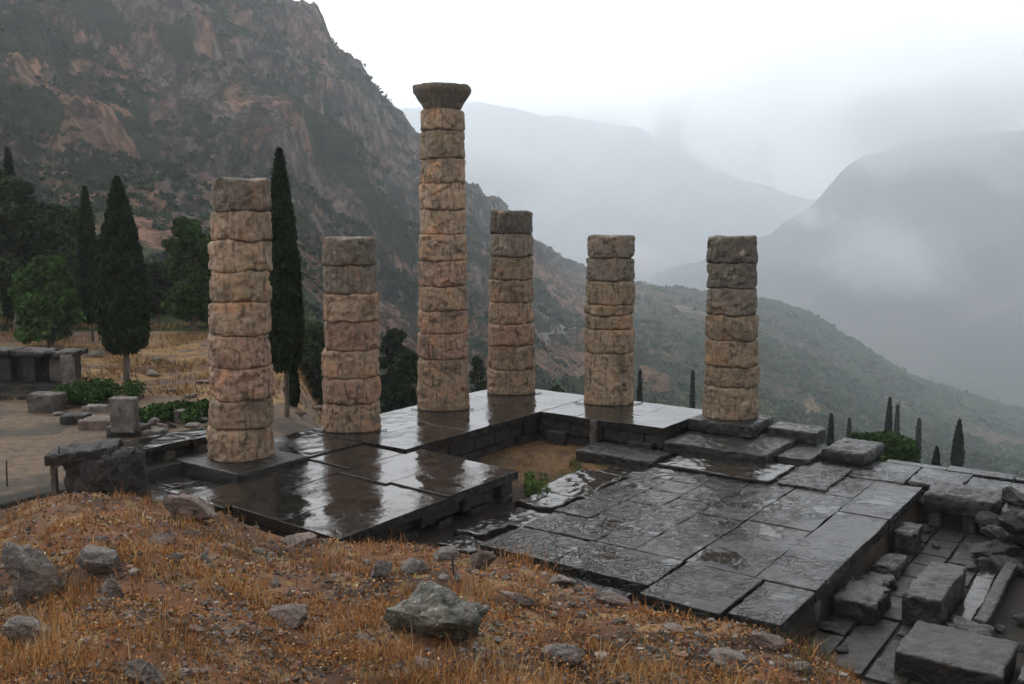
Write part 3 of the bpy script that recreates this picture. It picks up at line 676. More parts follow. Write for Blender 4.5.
cols.append(make_column(608.5, 406, 51.5, 47.5, 610.5, [354, 330.5, 316, 305.7, 282, 259, 235.6], 0,
    'seven-drum column standing alone against the misty hills, second from the right', [OCH, OCH*.95, OCH*.9, OCH*.8, OCH*.85, GREY*1.1, GREY*1.0], seed=5))
cols.append(make_column(730, 420.5, 56, 48, 733, [388, 368, 341.5, 316, 289, 264, 237], .05,
    'rightmost column, dark seven-drum shaft on a square plinth block', [OCH*.9, OCH*.8, OCH*.8, OCH*.65, GREY*1.05, DARK*1.25, DARK*1.1], seed=6))

for k, (i, a0, a1, lb) in enumerate(((1, 205, 330, 'thin dark strip curving over the wet paving before the short seven-drum column'),
                       (2, 215, 325, 'thin dark strip curving over the paving at the foot of the tallest column'),
                       (3, 230, 330, 'thin dark strip on the paving at the foot of the blackish-topped column'),
                       (4, 200, 335, 'thin dark strip on the bright paving before the lone misty-side column'))):
    cx, cy, r = cols[i][1]; A = Acc(); th = np.radians(np.linspace(a0, a1, 26)); rr = r*1.45
    px_ = cx+rr*np.cos(th); py_ = cy+r*.15+r*1.2*np.sin(th)
    ring = []
    for q in range(6):
        an = q/6*2*pi; ring.append(np.stack([px_+.014*cos(an)*np.cos(th), py_+.014*cos(an)*np.sin(th), np.full(26, .026)+.014*sin(an)], -1))
    P = np.stack(ring, 1).reshape(-1, 3); Q = []
    for a in range(25):
        for b in range(6): Q.append((a*6+b, a*6+(b+1) % 6, a*6+6+(b+1) % 6, a*6+6+b))
    A.add(P, np.array(Q)); o = A.obj('cable', M['iron'], loc=(cx, cy-r, 0)); tag(o, lb, 'cable')

# ------------------------------------------------------------------ ray hits on the ground
def hit(x, y, y0=2.0, y1=60):
    Ys = np.linspace(y0, y1, 1600); zz = np.array(UD(x, y, 1.0)); Xs = zz[0]*Ys; Zs = EYE+(zz[2]-EYE)*Ys
    g = ground_z(Xs, Ys); k = np.argmax(Zs < g)
    return (Xs[k], Ys[k], g[k])

# ------------------------------------------------------------------ rocks
def ico(sub):
    import bmesh
    bm = bmesh.new(); bmesh.ops.create_icosphere(bm, subdivisions=sub, radius=1)
    V = np.array([v.co[:] for v in bm.verts]); T = np.array([[v.index for v in f.verts] for f in bm.faces]); bm.free(); return V, T
ICO = {k: ico(k) for k in (1, 2, 3, 4, 5)}
def rock_verts(size, sub=4, seed=0, cuts=15, rough=.10):
    r_ = np.random.default_rng(seed); V, T = ICO[sub]; V = V.copy()
    for _ in range(cuts):
        n = r_.normal(size=3); n /= np.linalg.norm(n); d = r_.uniform(.35, .82)
        k = V@n-d; V = V-np.maximum(k, 0)[:, None]*n*.93
    nn = fbm(V[:, 0]*1.3+seed, V[:, 1]*1.3, V[:, 2]*1.3, 4); n3 = ridged(V[:, 0]*3+seed, V[:, 1]*3, V[:, 2]*5, 4)
    V = V*(1+rough*1.9*nn+rough*.85*(n3-1))[:, None]
    return V*np.array(size), T
def place_rock(x, y, w, h, label, mat='rock', seed=0, depth=1.0, sink=.25, rot=0.0, sub=4, name='rock', group=None, pos=None, tilt=0.0, cuts=15, rough=.10, cat='rock'):
    P = pos or hit(x, y); sc = P[1]/F*1.05
    hw = w*sc/2; hh = h*sc/2*1.15
    V, T = rock_verts((hw, hw*depth, hh), sub, seed, cuts, rough)
    c, s = cos(rot), sin(rot); V = np.stack([V[:, 0]*c-V[:, 1]*s, V[:, 0]*s+V[:, 1]*c, V[:, 2]], -1)
    V[:, 2] += tilt*V[:, 0]
    ctr = np.array([P[0], P[1]+hw*depth*.5, P[2]+hh*(1-2*min(.48, sink+.10))])
    o = mesh(name, V+ctr, T, M[mat], None, False if sub < 3 else True, loc=(ctr[0], ctr[1], P[2]-.02)); tag(o, label, cat, group); return o
place_rock(437, 641, 132, 62, 'large lichen-grey rock in the middle of the grassy bank with a rod behind it', 'rock_green', 5, .8, .45, sub=5, cuts=6, rough=.13)
place_rock(36, 602, 74, 66, 'tall jagged grey rock at the left edge of the grassy bank', 'rock', 12, .7, .15, tilt=-.3, sub=5, rough=.16)
place_rock(22, 652, 66, 44, 'flat-topped grey rock low in the left corner overhanging a dark gap', 'rock', 13, .9, .1, sub=5)
place_rock(98, 575, 46, 38, 'pale grey rock with split top behind the dark round one', 'rock', 14, .8, .2)
place_rock(110, 600, 34, 28, 'dark rounded rock on the bank below a pale grey split rock', 'rock', 15, .9, .2)
place_rock(140, 690, 56, 46, 'pointed grey rock cut by the bottom edge of the photo', 'rock', 16, .8, .2, sub=5)
place_rock(190, 522, 78, 30, 'long smooth pinkish-grey rock lying along the crest of the bank', 'rock_warm', 17, .5, .25, tilt=-.12, sub=5)
place_rock(290, 626, 50, 24, 'flat pinkish rock with a dark underside near the middle left of the bank', 'rock_warm', 18, .8, .15)
place_rock(444, 560, 42, 20, 'pale rounded rock on the crest of the bank by the sunken corridor', 'rock', 19, .8, .35)
place_rock(481, 570, 36, 24, 'brownish rock right beside the pale rounded one on the crest', 'rock_warm', 20, .8, .25)
place_rock(378, 580, 34, 22, 'small grey rock just above the large lichen-grey rock', 'rock', 21, .8, .2)
place_rock(414, 575, 30, 18, 'small grey rock between the rod and the crest of the bank', 'rock', 22, .8, .2)
place_rock(524, 608, 46, 14, 'thin slanting pale rock right of the large lichen-grey rock', 'rock_warm', 23, .6, .2, tilt=-.35)
place_rock(424, 672, 42, 18, 'small pinkish rock below the large lichen-grey rock', 'rock_warm', 24, .6, .2, tilt=-.3)
place_rock(568, 664, 52, 24, 'grey rounded rock at the bottom of the bank right of centre', 'rock', 25, .8, .25)
place_rock(735, 668, 52, 18, 'pale flat rock at the bottom right of the bank', 'rock', 26, .8, .2)
place_rock(805, 676, 34, 18, 'lichen-green rock at the right tip of the bank', 'rock_green', 27, .8, .2)
place_rock(672, 634, 34, 10, 'thin pale stone on the bank below the dark gap of the great floor', 'rock_warm', 28, .8, .2)
place_rock(770, 650, 46, 26, 'reddish rounded rock on the right crest of the bank', 'rock_warm', 29, .9, .3)
place_rock(610, 605, 56, 20, 'reddish stone along the crest beside the edge of the great floor', 'rock_warm', 30, .6, .3)
place_rock(560, 585, 44, 16, 'dark flat stone on the crest where grass meets the great floor', 'rock', 31, .6, .3)
place_rock(300, 547, 50, 18, 'low reddish rock on the crest in front of the lower floor', 'rock_warm', 32, .6, .3)
place_rock(160, 545, 40, 20, 'small brown rock half sunk below the long pinkish-grey rock', 'rock_warm', 33, .7, .35)
rr = np.random.default_rng(5)
for k in range(90):
    for _ in range(20):
        x = rr.uniform(0, 800); y = rr.uniform(540, 690)
        if y > np.interp(x, CR[:, 0], CR[:, 1])+14: break
    w = rr.uniform(6, 22)
    place_rock(x, y, w, w*rr.uniform(.35, .7), 'small loose stone lying in the dry grass of the bank', ('rock', 'rock_warm', 'rock_green')[k % 3], 100+k, .8, .36, rot=rr.uniform(0, 3), sub=3, name='small_stone', group='small stones in the dry grass', tilt=rr.normal()*.15, cat='stone')

# boulder with a capping slab at the left end of the crest
P0 = UD(95, 470, 18.6)
bd = empty('boulder', (P0[0], 18.6, .5), 'squarish dark boulder topped by a flat overhanging slab at the edge of the dirt path', 'boulder')
A = Acc(); box_part(A, (P0[0]+.10, 18.8), (.66, .55), (.95, -.3), .2, 1.55, res=.04, amp=.16, rnd=.14, fr=2.4, warp=.16); A.obj('boulder_body', M['drystone'], bd)
A = Acc(); box_part(A, (P0[0]-.22, 18.7), (.66, .5), (.98, .1), 1.36, 1.64, res=.04, amp=.10, rnd=.08, fr=2.6, warp=.14, tilt=(.08, 0)); A.obj('capping_slab', M['drystone'], bd)
A = Acc(); box_part(A, (P0[0]-.78, 18.5), (.06, .06), (1, 0), .6, 1.42, res=.05, amp=.01, rnd=.02); A.obj('prop_post', M['palestone'], bd)
def rod(x, y0, y1, D, label, r=.016, lean=.02):
    a = UD(x, y1, D); b = UD(x, y0, D); A = Acc(); th = np.linspace(0, 2*pi, 9)[:-1]; P = []
    for k in range(5):
        f = k/4; P.append(np.stack([a[0]+lean*f*f+r*np.cos(th), D+r*np.sin(th), np.full(8, a[2]-.1+(b[2]-a[2]+.1)*f)], -1))
    P = np.concatenate(P); Q = [(i*8+j, i*8+(j+1) % 8, i*8+8+(j+1) % 8, i*8+8+j) for i in range(4) for j in range(8)]
    P = np.concatenate([P, P[-8:].mean(0)[None]]); A.add(P, np.array(Q), np.array([(32+j, 32+(j+1) % 8, 40) for j in range(8)]))
    o = A.obj('iron_rod', M['iron'], loc=(a[0], D, a[2]-.1)); tag(o, label, 'iron rod')
q = hit(454, 577); rod(454, 554, 577, q[1], 'rusty iron rod sticking up behind the large lichen-grey rock', .014, -.03)
rod(59, 446, 462, 18.2, 'short rusty rod standing at the left edge of the slab-topped boulder')
q = hit(7, 484, 15); rod(7, 460, 482, 19.5, 'thin rusty rod standing in the path at the far left')
rod(56, 466, 486, 17.8, 'rusty rod under the overhanging slab of the boulder')

# ------------------------------------------------------------------ left terrace: walls, stele, rubble
sb = thing_at('bench_wall', 13.4, -1.5, -.7, 'low wall capped by long pale slabs left of the column on the black-edged slab', 'low wall')
A = Acc(); rect(A, 13.3, 15.2, -2.15, -.95, .26, .44, res=.08, amp=.02, warp=.04); rect(A, 11.2, 13.27, -2.1, -.9, .26, .43, res=.08, amp=.02, warp=.04); A.obj('capping', M['pave'], sb)
A = Acc(); courses(A, 11.3, 15.1, 's', -1.08, 1, -.9, .26, 2, .6, inset=.08, amp=.05, depth=.8); A.obj('wall_core', M['drystone'], sb)
for s_ in (12.9, 13.9, 14.8):
    A = Acc(); rect(A, s_-.14, s_+.14, -1.25, -.96, -.85, .25, res=.07, amp=.03); A.obj('wall_pier', M['palestone'], sb)
stone('stone_slab', 14.2, 15.4, -.75, .3, -.8, -.42, 'low rough slab at the foot of the bench wall', 'stone slab', mat='rock', warp=.08, rnd=.1, amp=.05)

tx, ty = UD(34, 392, 34.0)[:2]
tr = empty('ruined_building', (-18.3, 34.4, 0), 'dark low ruined stone building with a flat slab roof at the left edge', 'ruin')
A = Acc()
X = -25.0
while X < -15.9:
    w = rng.uniform(1.1, 2.0); w = min(w, -15.7-X+.1); box_part(A, (X+w/2, 33.95), (w/2-.02, .6), (1, 0), 1.40+rng.uniform(-.05, .06), 1.70+rng.uniform(-.10, .10), res=.08, amp=.10, rnd=.08, warp=.12, tilt=(rng.normal()*.03, 0)); X += w
A.obj('roof_slab', M['drystone'], tr)
A = Acc(); box_part(A, (-20.5, 34.4), (4.5, .3), (1, 0), -.3, 1.4, res=.3, amp=.03); A.obj('back_wall', M['drystone'], tr)
for k, X in enumerate((-24.2, -23.0, -21.8, -20.7, -19.5, -18.4, -17.4, -16.5)):
    A = Acc(); box_part(A, (X, 33.9+.1*(k % 2)), (.22+.1*random.random(), .3), (1, 0), .45, 1.4, res=.08, amp=.05, rnd=.06); A.obj('pier', M['palestone' if k % 3 == 1 else 'drystone'], tr)
A = Acc(); box_part(A, (-20.4, 33.9), (4.5, .55), (1, 0), -.2, .46, res=.15, amp=.06, rnd=.08); A.obj('base_course', M['drystone'], tr)
A = Acc(); box_part(A, (-20.2, 33.0), (3.3, .4), (1, 0), -.2, .2, res=.12, amp=.05, rnd=.08); A.obj('step', M['drystone'], tr)
A = Acc(); box_part(A, (-15.95, 33.5), (.22, .25), (.95, .3), -.1, 1.5, res=.08, amp=.04, rnd=.06); A.obj('end_pillar', M['rock'], tr)

def terr_block(x, y, w, h, dpt, label, mat='rock', z=0.0, rot=0.0, cat='stone block', name='stone_block', group=None, amp=.075, rnd=.06, warp=.10, zb=None):
    X, Y = U(x, y, z); hw = w*Y/F/2; hh = h*Y/F
    A = Acc(); box_part(A, (X, Y+dpt/2), (hw, dpt/2), (cos(rot), sin(rot)), z-.1, z+hh, res=.06, amp=amp, rnd=rnd, warp=warp); o = A.obj(name, M[mat], loc=(X, Y+dpt/2, z-.1)); tag(o, label, cat, group); return o
terr_block(123, 438, 36, 11, .8, 'wide base block under the upright stone slab beside the green bushes', 'drystone', rot=-.1, name='pedestal_block')
terr_block(123, 430, 27, 33, .35, 'upright grey slab standing on its base block beside the green bushes', 'rock', z=.28, rot=-.1, name='stele', cat='upright slab', amp=.03, rnd=.05, warp=.04)
terr_block(42, 413, 32, 19, .7, 'pale upright block at the edge of the path near the ruined building', 'palestone', rot=-.15)
terr_block(95, 430, 34, 10, .8, 'flat pinkish block beside the base of the upright grey slab', 'rock_warm', rot=-.1)
terr_block(72, 425, 26, 10, .6, 'dark low stone between the pale block and the flat pinkish block', 'drystone', rot=.1)
terr_block(94, 413, 26, 7, .5, 'thin grey stone at the foot of the bigger green bush', 'rock', rot=.1)
terr_block(150, 437, 24, 6, .6, 'flat pale stone right of the upright slab base', 'palestone', rot=.05)
terr_block(178, 424, 12, 14, .35, 'short pale stump of stone near the left column', 'palestone', cat='stone stump', name='stone_stump')
for k, (x, y, w, h) in enumerate(((58, 416, 14, 7), (66, 409, 12, 6), (82, 421, 14, 6), (152, 426, 16, 11), (162, 430, 14, 9), (171, 428, 12, 8), (190, 428, 18, 7), (158, 418, 12, 9), (202, 423, 12, 7), (144, 420, 10, 7), (186, 419, 12, 6), (110, 444, 12, 4), (168, 438, 18, 4))):
    place_rock(x, y, w, h, 'small rubble stone along the edge of the dirt path by the green bushes', ('rock', 'rock_warm', 'drystone')[k % 3], 200+k, .8, .15, sub=3, name='rubble_stone', group='rubble along the path edge', pos=(*U(x, y, 0), 0.0), cat='stone')
for k, (x, y, w, h) in enumerate(((240, 405, 20, 6), (150, 376, 26, 7), (168, 392, 30, 6), (190, 398, 26, 5), (92, 357, 40, 8), (110, 352, 24, 6), (75, 362, 22, 6), (205, 383, 22, 5), (156, 362, 20, 5), (300, 416, 18, 6), (178, 410, 22, 5), (316, 410, 14, 6), (140, 398, 14, 5), (60, 372, 18, 6))):
    place_rock(x, y, w, h, 'weathered grey outcrop stone in the golden grass behind the columns', ('rock', 'rock_warm')[k % 2], 300+k, .5, .2, sub=3, name='outcrop_stone', group='outcrop stones in the golden grass', pos=hit(x, y, 27, 60), cat='stone')
# rubble beyond the pit
for k in range(48):
    s_ = rr.uniform(2.9, 6.2); t_ = rr.uniform(16.9, 21.5) if k > 5 else rr.uniform(16.6, 17.5); w = W(s_, t_); Y = w[1]; sz = rr.uniform(.35, .95)
    zt = -1.5+.85*math.exp(-((s_-3.3)/1.2)**2)*(1 if t_ > 17.2 else .4)
    place_rock(0, 0, sz/Y*F, sz*.6/Y*F, 'dark wet rubble stone heaped at the far right side of the pit', 'drystone', 400+k, .9, .2, rot=rr.uniform(0, 3), sub=4 if sz > .6 else 3, name='rubble_stone', group='rubble heaped right of the bridging slab', pos=(w[0], Y, zt), cat='stone')
for k, (s_, t_, w_) in enumerate(((4.3, 14.9, .5), (4.0, 15.5, .45), (5.0, 15.9, .3), (8.6, 15.3, .35), (11.2, 15.4, .5), (11.9, 15.8, .35), (9.2, 17.9, .3), (8.6, 18.2, .4), (7.9, 18.5, .3), (9.9, 18.4, .35))):
    w = W(s_, t_); place_rock(0, 0, w_/w[1]*F, w_*.6/w[1]*F, 'small dark stone lying on the wet paving of the right-hand pit', 'drystone', 450+k, .9, .2, rot=rr.uniform(0, 3), sub=3, name='small_stone', group='loose stones in the right-hand pit', pos=(w[0], w[1], -1.48), cat='stone')

# ------------------------------------------------------------------ leaves and trees
def cards(centres, size, colr, flat=0.0, elong=1.0, up=0.0, r_=rng):
    """one small quad per centre, random facing"""
    n = len(centres); a = r_.normal(size=(n, 3)); a[:, 2] += up*3
    a /= np.linalg.norm(a, axis=1)[:, None]
    b = r_.normal(size=(n, 3)); b -= (a*b).sum(1)[:, None]*a; b /= np.linalg.norm(b, axis=1)[:, None]
    s = (size*r_.uniform(.6, 1.4, n))[:, None] if np.ndim(size) == 0 else (size*r_.uniform(.6, 1.4, n))[:, None]
    A_ = a*s*elong*.5; B_ = b*s*.5
    V = np.stack([centres-A_, centres+B_*.9, centres+A_, centres-B_*.9], 1).reshape(-1, 3)
    Q = np.arange(4*n).reshape(-1, 4); C = np.repeat(colr, 4, axis=0)
    return V, Q, C
def lcol(n, base, var=.35, r_=rng):
    c = np.array(base)[None]*(1+var*r_.normal(size=(n, 1)))*(1+.12*r_.normal(size=(n, 3))); return np.clip(c, .006, 1)
def tube(acc, pts, rad, n=9):
    pts = np.array(pts, float); P = []
    th = np.linspace(0, 2*pi, n+1)[:-1]
    for k, p in enumerate(pts):
        d = pts[min(k+1, len(pts)-1)]-pts[max(k-1, 0)]; d /= np.linalg.norm(d)
        a = np.cross(d, (0.3, 1, .1)); a /= np.linalg.norm(a); b = np.cross(d, a)
        rr_ = rad[k]*(1+.15*np.sin(3*th+k))
        P.append(p+rr_[:, None]*(np.cos(th)[:, None]*a+np.sin(th)[:, None]*b))
    Q = [(i*n+j, i*n+(j+1) % n, i*n+n+(j+1) % n, i*n+n+j) for i in range(len(pts)-1) for j in range(n)]
    acc.add(np.concatenate(P), np.array(Q))

def cypress(x, ytop, ybase, ycrown, D, wpx, label, n=9000, leaf=.16, colr=(.022, .036, .015), group=None, z0=None, dead=False):
    top = UD(x, ytop, D)[2]; bx, _, zb = UD(x, ybase, D); zc = UD(x, ycrown, D)[2]
    if z0 is not None: zb = z0
    R = wpx*D/F/2
    t = empty('cypress', (bx, D, zb), label, 'cypress', group)
    A = Acc(); tube(A, [(bx, D, zb-.3), (bx+.02, D, zb+(zc-zb)*.5), (bx, D, zc+.3*(top-zc))], [max(.05, R*.16), max(.04, R*.13), R*.08]); A.obj('trunk', M['bark'], t)
    r_ = np.random.default_rng(int(x)+3)
    h = r_.uniform(0, 1, n)**.85
    prof = lambda q: np.interp(q, [0, .04, .14, .30, .5, .7, .85, .95, 1], [.45, .78, .97, 1, .86, .62, .36, .16, .03])
    th = r_.uniform(0, 2*pi, n)
    bump_ = 1+.17*noise(np.cos(th)*2.2+x, np.sin(th)*2.2, h*9)+.07*noise(np.cos(th)*5+x, np.sin(th)*5, h*26)
    rr_ = R*prof(h)*bump_*(.78+.26*r_.uniform(0, 1, n)**.6)
    C = np.stack([bx+rr_*np.cos(th), D+rr_*np.sin(th), zc+(top-zc)*h], -1)
    A = Acc(); V, Q, cc = cards(C, leaf, lcol(n, colr, .3, r_), elong=1.7, up=.6, r_=r_); A.add(V, Q, C=cc)
    # dense inner foliage that fills the spire
    hh = np.linspace(0, 1, 24); tt = np.linspace(0, 2*pi, 21)[:-1]; H_, T_ = np.meshgrid(hh, tt, indexing='ij')
    rc = R*prof(H_)*.80*(1+.15*noise(np.cos(T_)*3, np.sin(T_)*3, H_*14))
    P = np.stack([bx+rc*np.cos(T_), D+rc*np.sin(T_), zc+.05+(top-zc-.1)*H_], -1).reshape(-1, 3)
    Q = np.array([(i*20+j, i*20+(j+1) % 20, i*20+20+(j+1) % 20, i*20+20+j) for i in range(23) for j in range(20)])
    A.add(P, Q, C=np.array(colr)*.9); A.obj('crown', M['leaf'], t); return t

def tree(x, ytop, D, wpx, zb, label, cb=.25, n=13000, clumps=70, leaf=.20, colr=(.038, .052, .024), group=None, seed=0, lean=0, name='tree', cat='tree', pointy=0.0):
    r_ = np.random.default_rng(seed+int(x)+900)
    top = UD(x, ytop, D)[2]; bx = UD(x, ytop, D)[0]; R = wpx*D/F/2; Ht = top-zb; z1 = zb+Ht*cb
    t = empty(name, (bx, D, zb), label, cat, group)
    A = Acc(); tube(A, [(bx, D, zb-.4), (bx+.1*R, D, zb+Ht*.3), (bx-.05*R, D, zb+Ht*.6), (bx, D, zb+Ht*.85)], [Ht*.028+.05, Ht*.022+.03, Ht*.013+.02, .03])
    cs = []
    for k in range(clumps):
        h = r_.uniform(0, 1); rad = R*((1-h)**.8*1.15 if pointy else math.sqrt(max(.05, 1-(2*h-.85)**2*.72)))*r_.uniform(.15, .88)
        th = r_.uniform(0, 2*pi); cs.append((bx+rad*cos(th), D+rad*sin(th), z1+(top-z1)*(h*.9+.02), R*r_.uniform(.24, .42)*(1-.35*h)))
    for c in cs[:12]:
        hz = zb+Ht*.2+(c[2]-zb-Ht*.2)*.55; tube(A, [(bx, D, hz), ((bx+c[0])/2, (D+c[1])/2, (hz+c[2])/2+.1), c[:3]], [Ht*.009+.02, Ht*.006+.015, .01], 6)
    A.obj('trunk', M['bark'], t)
    A = Acc(); per = n//clumps
    for c in cs:
        d = r_.normal(size=(per, 3)); d /= np.linalg.norm(d, axis=1)[:, None]; d *= (r_.uniform(0, 1, per)**.42)[:, None]*c[3]
        d[:, 2] *= .62; P = np.array(c[:3])+d; P[:, 2] = np.minimum(P[:, 2], top+.15)
        V, Q, cc = cards(P, leaf, lcol(per, np.array(colr)*r_.uniform(.72, 1.35), .28, r_), elong=1.4, r_=r_); A.add(V, Q, C=cc)
    A.obj('crown', M['leaf'], t); return t

cypress(127, 179, 381, 352, 36.0, 47, 'tall spire cypress with a short forked trunk between the two green bushes')
A = Acc()
cypress(287, 151, 418, 371, 30.2, 36, 'tallest dark cypress directly right of the left-end column', n=9000, leaf=.14)
cypress(93, 188, 348, 322, 46, 20, 'narrow cypress with a bare trunk left of the tall spire cypress', n=4500, leaf=.18)
cypress(20, 150, 345, 330, 56, 24, 'dark narrow cypress rising out of the trees at the left edge', n=4500, leaf=.22)
cypress(293, 350, 417, 405, 32.5, 13, 'small slim young cypress behind the trunk of the tallest dark cypress', n=1500, leaf=.12)
G = (.050, .092, .022)
tree(-30, 130, 52, 110, .3, 'huge dark tree cut off by the left edge of the photo', colr=(.026, .042, .018), seed=1, n=14000)
tree(8, 175, 50, 120, .3, 'dense dark tree standing behind the ruined building', colr=(.034, .052, .022), seed=2, n=14000)
tree(52, 200, 54, 78, .4, 'bushy green tree between the left edge and the narrow cypress', .12, colr=(.048, .074, .026), seed=3, n=14000)
tree(28, 235, 62, 90, .5, 'dark green tree in the second row behind the ruined building', .06, colr=(.034, .064, .018), seed=41)
tree(118, 262, 64, 90, .5, 'broad low tree in the second row between the two left cypresses', .05, colr=(.036, .056, .024), seed=42)
tree(165, 285, 66, 70, .4, 'low green tree in the second row right of the tall spire cypress', .02, colr=(.040, .070, .020), seed=43)
tree(84, 285, 66, 80, .4, 'low dark tree filling the gap under the narrow cypress', .02, colr=(.034, .060, .018), seed=44)
tree(44, 250, 44, 70, .3, 'lower green tree in front of the bushy green tree', .14, colr=G, seed=4)
tree(75, 205, 60, 84, .5, 'dark tree just left of the narrow bare-trunked cypress', .12, colr=(.028, .04, .02), seed=5)
tree(104, 232, 60, 60, .5, 'dark tree in the gap between the two left cypresses', .15, colr=(.028, .042, .02), seed=6)
tree(156, 262, 56, 44, .5, 'dim green tree right behind the tall spire cypress', .15, colr=(.03, .044, .02), seed=7)
tree(188, 212, 50, 62, .4, 'round dark tree left of the left-end column', .13, colr=(.040, .074, .018), seed=8, n=14000)
tree(206, 255, 54, 46, .4, 'dark tree half hidden behind the left-end column', .1, colr=(.026, .038, .018), seed=9)
tree(312, 318, 52, 52, -4, 'green tree in the gap between the tall cypress and the short column', .1, colr=(.036, .055, .02), seed=10)
tree(335, 335, 60, 50, -8, 'dark tree mostly behind the short seven-drum column', .1, colr=(.026, .038, .018), seed=11)
tree(395, 322, 54, 60, -8, 'broad dark tree in the gap left of the tallest column', .1, colr=(.024, .036, .018), seed=12, n=14000)
tree(300, 322, 58, 60, -5, 'green tree filling the gap right of the tallest cypress trunk', .08, colr=(.036, .060, .022), seed=31)
tree(405, 345, 48, 56, -7, 'lower dark tree left of the foot of the tallest column', .08, colr=(.028, .045, .02), seed=32)
tree(425, 340, 60, 40, -10, 'dark tree mostly behind the tallest column', .1, colr=(.028, .04, .02), seed=13)
tree(478, 350, 62, 26, -10, 'small green tree in the gap between the tallest column and its right neighbour', .1, colr=(.036, .052, .022), seed=14, n=3500, leaf=.22)
tree(556, 383, 50, 30, -6, 'low green shrub crown showing above the bright paving left of the lone column', .2, colr=(.045, .075, .025), seed=15, n=2600, leaf=.18)
tree(882, 434, 42, 90, -6.0, 'rounded bright green tree crown rising just behind the far paving', .2, colr=(.040, .075, .020), seed=16, n=14000, leaf=.17)
tree(850, 441, 40, 50, -6, 'smaller green crown left of the rounded bright green one', .2, colr=(.036, .066, .02), seed=17, n=3500, leaf=.17)
for k, (x, yt, w, D) in enumerate(((638, 371, 7, 95), (690, 372, 6, 110), (828, 415, 7, 85), (846, 420, 4, 150), (885, 399, 8, 105), (893, 406, 5, 160), (955, 421, 12, 92), (934, 448, 8, 72), (915, 420, 5, 150))):
    zg = float(land_z(np.array([px2u(x)]), np.array([float(D)]))[0])
    lb = ['slim cypress in the gap between the two right columns, near the lone column', 'thin cypress just left of the rightmost column', 'short cypress above the worn blocks at the far edge', 'thin faint cypress right of the short cypress', 'tall thin cypress above the bright green crown',
          'faint cypress close behind the tall thin one', 'largest distant cypress near the right edge of the photo', 'small cypress left of the largest distant cypress', 'very faint cypress on the slope between two darker ones'][k]
    cypress(x, yt, 500, 470 if D > 80 else 480, D, w*.85, lb, n=2200, leaf=D*.0028, z0=zg, colr=(.022, .032, .018), group='cypresses scattered down the valley side')

def bush(x, y0, y1, D, wpx, label, colr, n=5200, leaf=.09, name='bush', zb=0.0):
    r_ = np.random.default_rng(int(x)+77); X = UD(x, y1, D)[0]; top = UD(x, y0, D)[2]; R = wpx*D/F/2
    A = Acc(); cl = 22
    for k in range(cl):
        fx = r_.uniform(-.85, .85); hh = (top-zb)*(1-.35*fx*fx)*r_.uniform(.55, 1); c = (X+R*fx, D+r_.uniform(-.7, .7), zb+hh*.55); rr_ = (R*.26, .6, hh*.48)
        per = n//cl; d = r_.normal(size=(per, 3)); d /= np.linalg.norm(d, axis=1)[:, None]; d *= (r_.uniform(0, 1, per)**.45)[:, None]*np.array(rr_)
        V, Q, cc = cards(np.array(c)+d, leaf, lcol(per, np.array(colr)*r_.uniform(.75, 1.3), .3, r_), elong=1.3, r_=r_); A.add(V, Q, C=cc)
    o = A.obj(name, M['leaf'], loc=(X, D, zb)); tag(o, label, 'bush'); return o
bush(98, 378, 404, 32.2, 80, 'wide bright green bush left of the upright grey slab', (.040, .085, .020))
bush(172, 397, 424, 29.3, 74, 'low bright green bush between the upright slab and the left-end column', (.040, .080, .020))
bush(537, 475, 488, U(537, 488, -.95)[1], 26, 'small tuft of green plants at the edge of the soil pit', (.07, .11, .025), 1500, .05, 'green_tuft', -1.0)
bush(578, 464, 470, U(578, 469, -.95)[1], 26, 'thin green growth at the far right of the soil pit', (.06, .08, .025), 500, .04, 'green_tuft', -1.0)

# scrub over the hills: uncountable, one object
r_ = np.random.default_rng(21)
A = Acc()
N = 80000
us = r_.uniform(-.30, .66, N); Ys = np.exp(r_.uniform(math.log(60), math.log(1300), N)); Xs = us*Ys
m_ = cliff_amp(us, Ys); de = fbm(Xs*.012, Ys*.012, 31, 3)+.5*fbm(Xs*.05, Ys*.05, 32, 2)
sol = np.zeros(N)
for u0, D, ru, rY in SP[nveg:]:
    sol = np.maximum(sol, (((us-u0)/ru)**2+(np.log(Ys/D)/rY)**2 < 1.0)*1.0)
keep = (r_.uniform(0, 1, N) < (.42+1.1*de)*(1-.80*m_)) & (r_.uniform(0, 1, N) > sol*.93)
us = us[keep]; Ys = Ys[keep]; Xs = Xs[keep]; m_ = m_[keep]; n = len(us); Zs = land_z(us, Ys)
rs = r_.uniform(.8, 2.3, n)*np.clip(Ys/350, .55, 1.9)*(1-.3*m_)*(1+.5*(r_.uniform(0, 1, n) < .25)); K = 12
d = r_.normal(size=(n, K, 3)); d /= np.linalg.norm(d, axis=2)[..., None]; d *= (r_.uniform(.25, 1, (n, K, 1))**.5); d[..., 2] = np.abs(d[..., 2])*.85
C = np.stack([Xs, Ys, Zs], -1)[:, None]+d*rs[:, None, None]
base = np.where(r_.uniform(0, 1, (n, 1)) < .7, np.array([[.018, .046, .008]]), np.array([[.075, .105, .035]]))*r_.uniform(.7, 1.3, (n, 1))
V, Q, cc = cards(C.reshape(-1, 3), np.repeat(rs*.62, K), np.repeat(base, K, axis=0)*r_.uniform(.7, 1.3, (n*K, 1)), r_=r_)
A.add(V, Q, C=cc); o = A.obj('scrub', M['leaf']); tag(o, 'dark olive and oak scrub covering the hillside', 'scrub', kind='stuff')
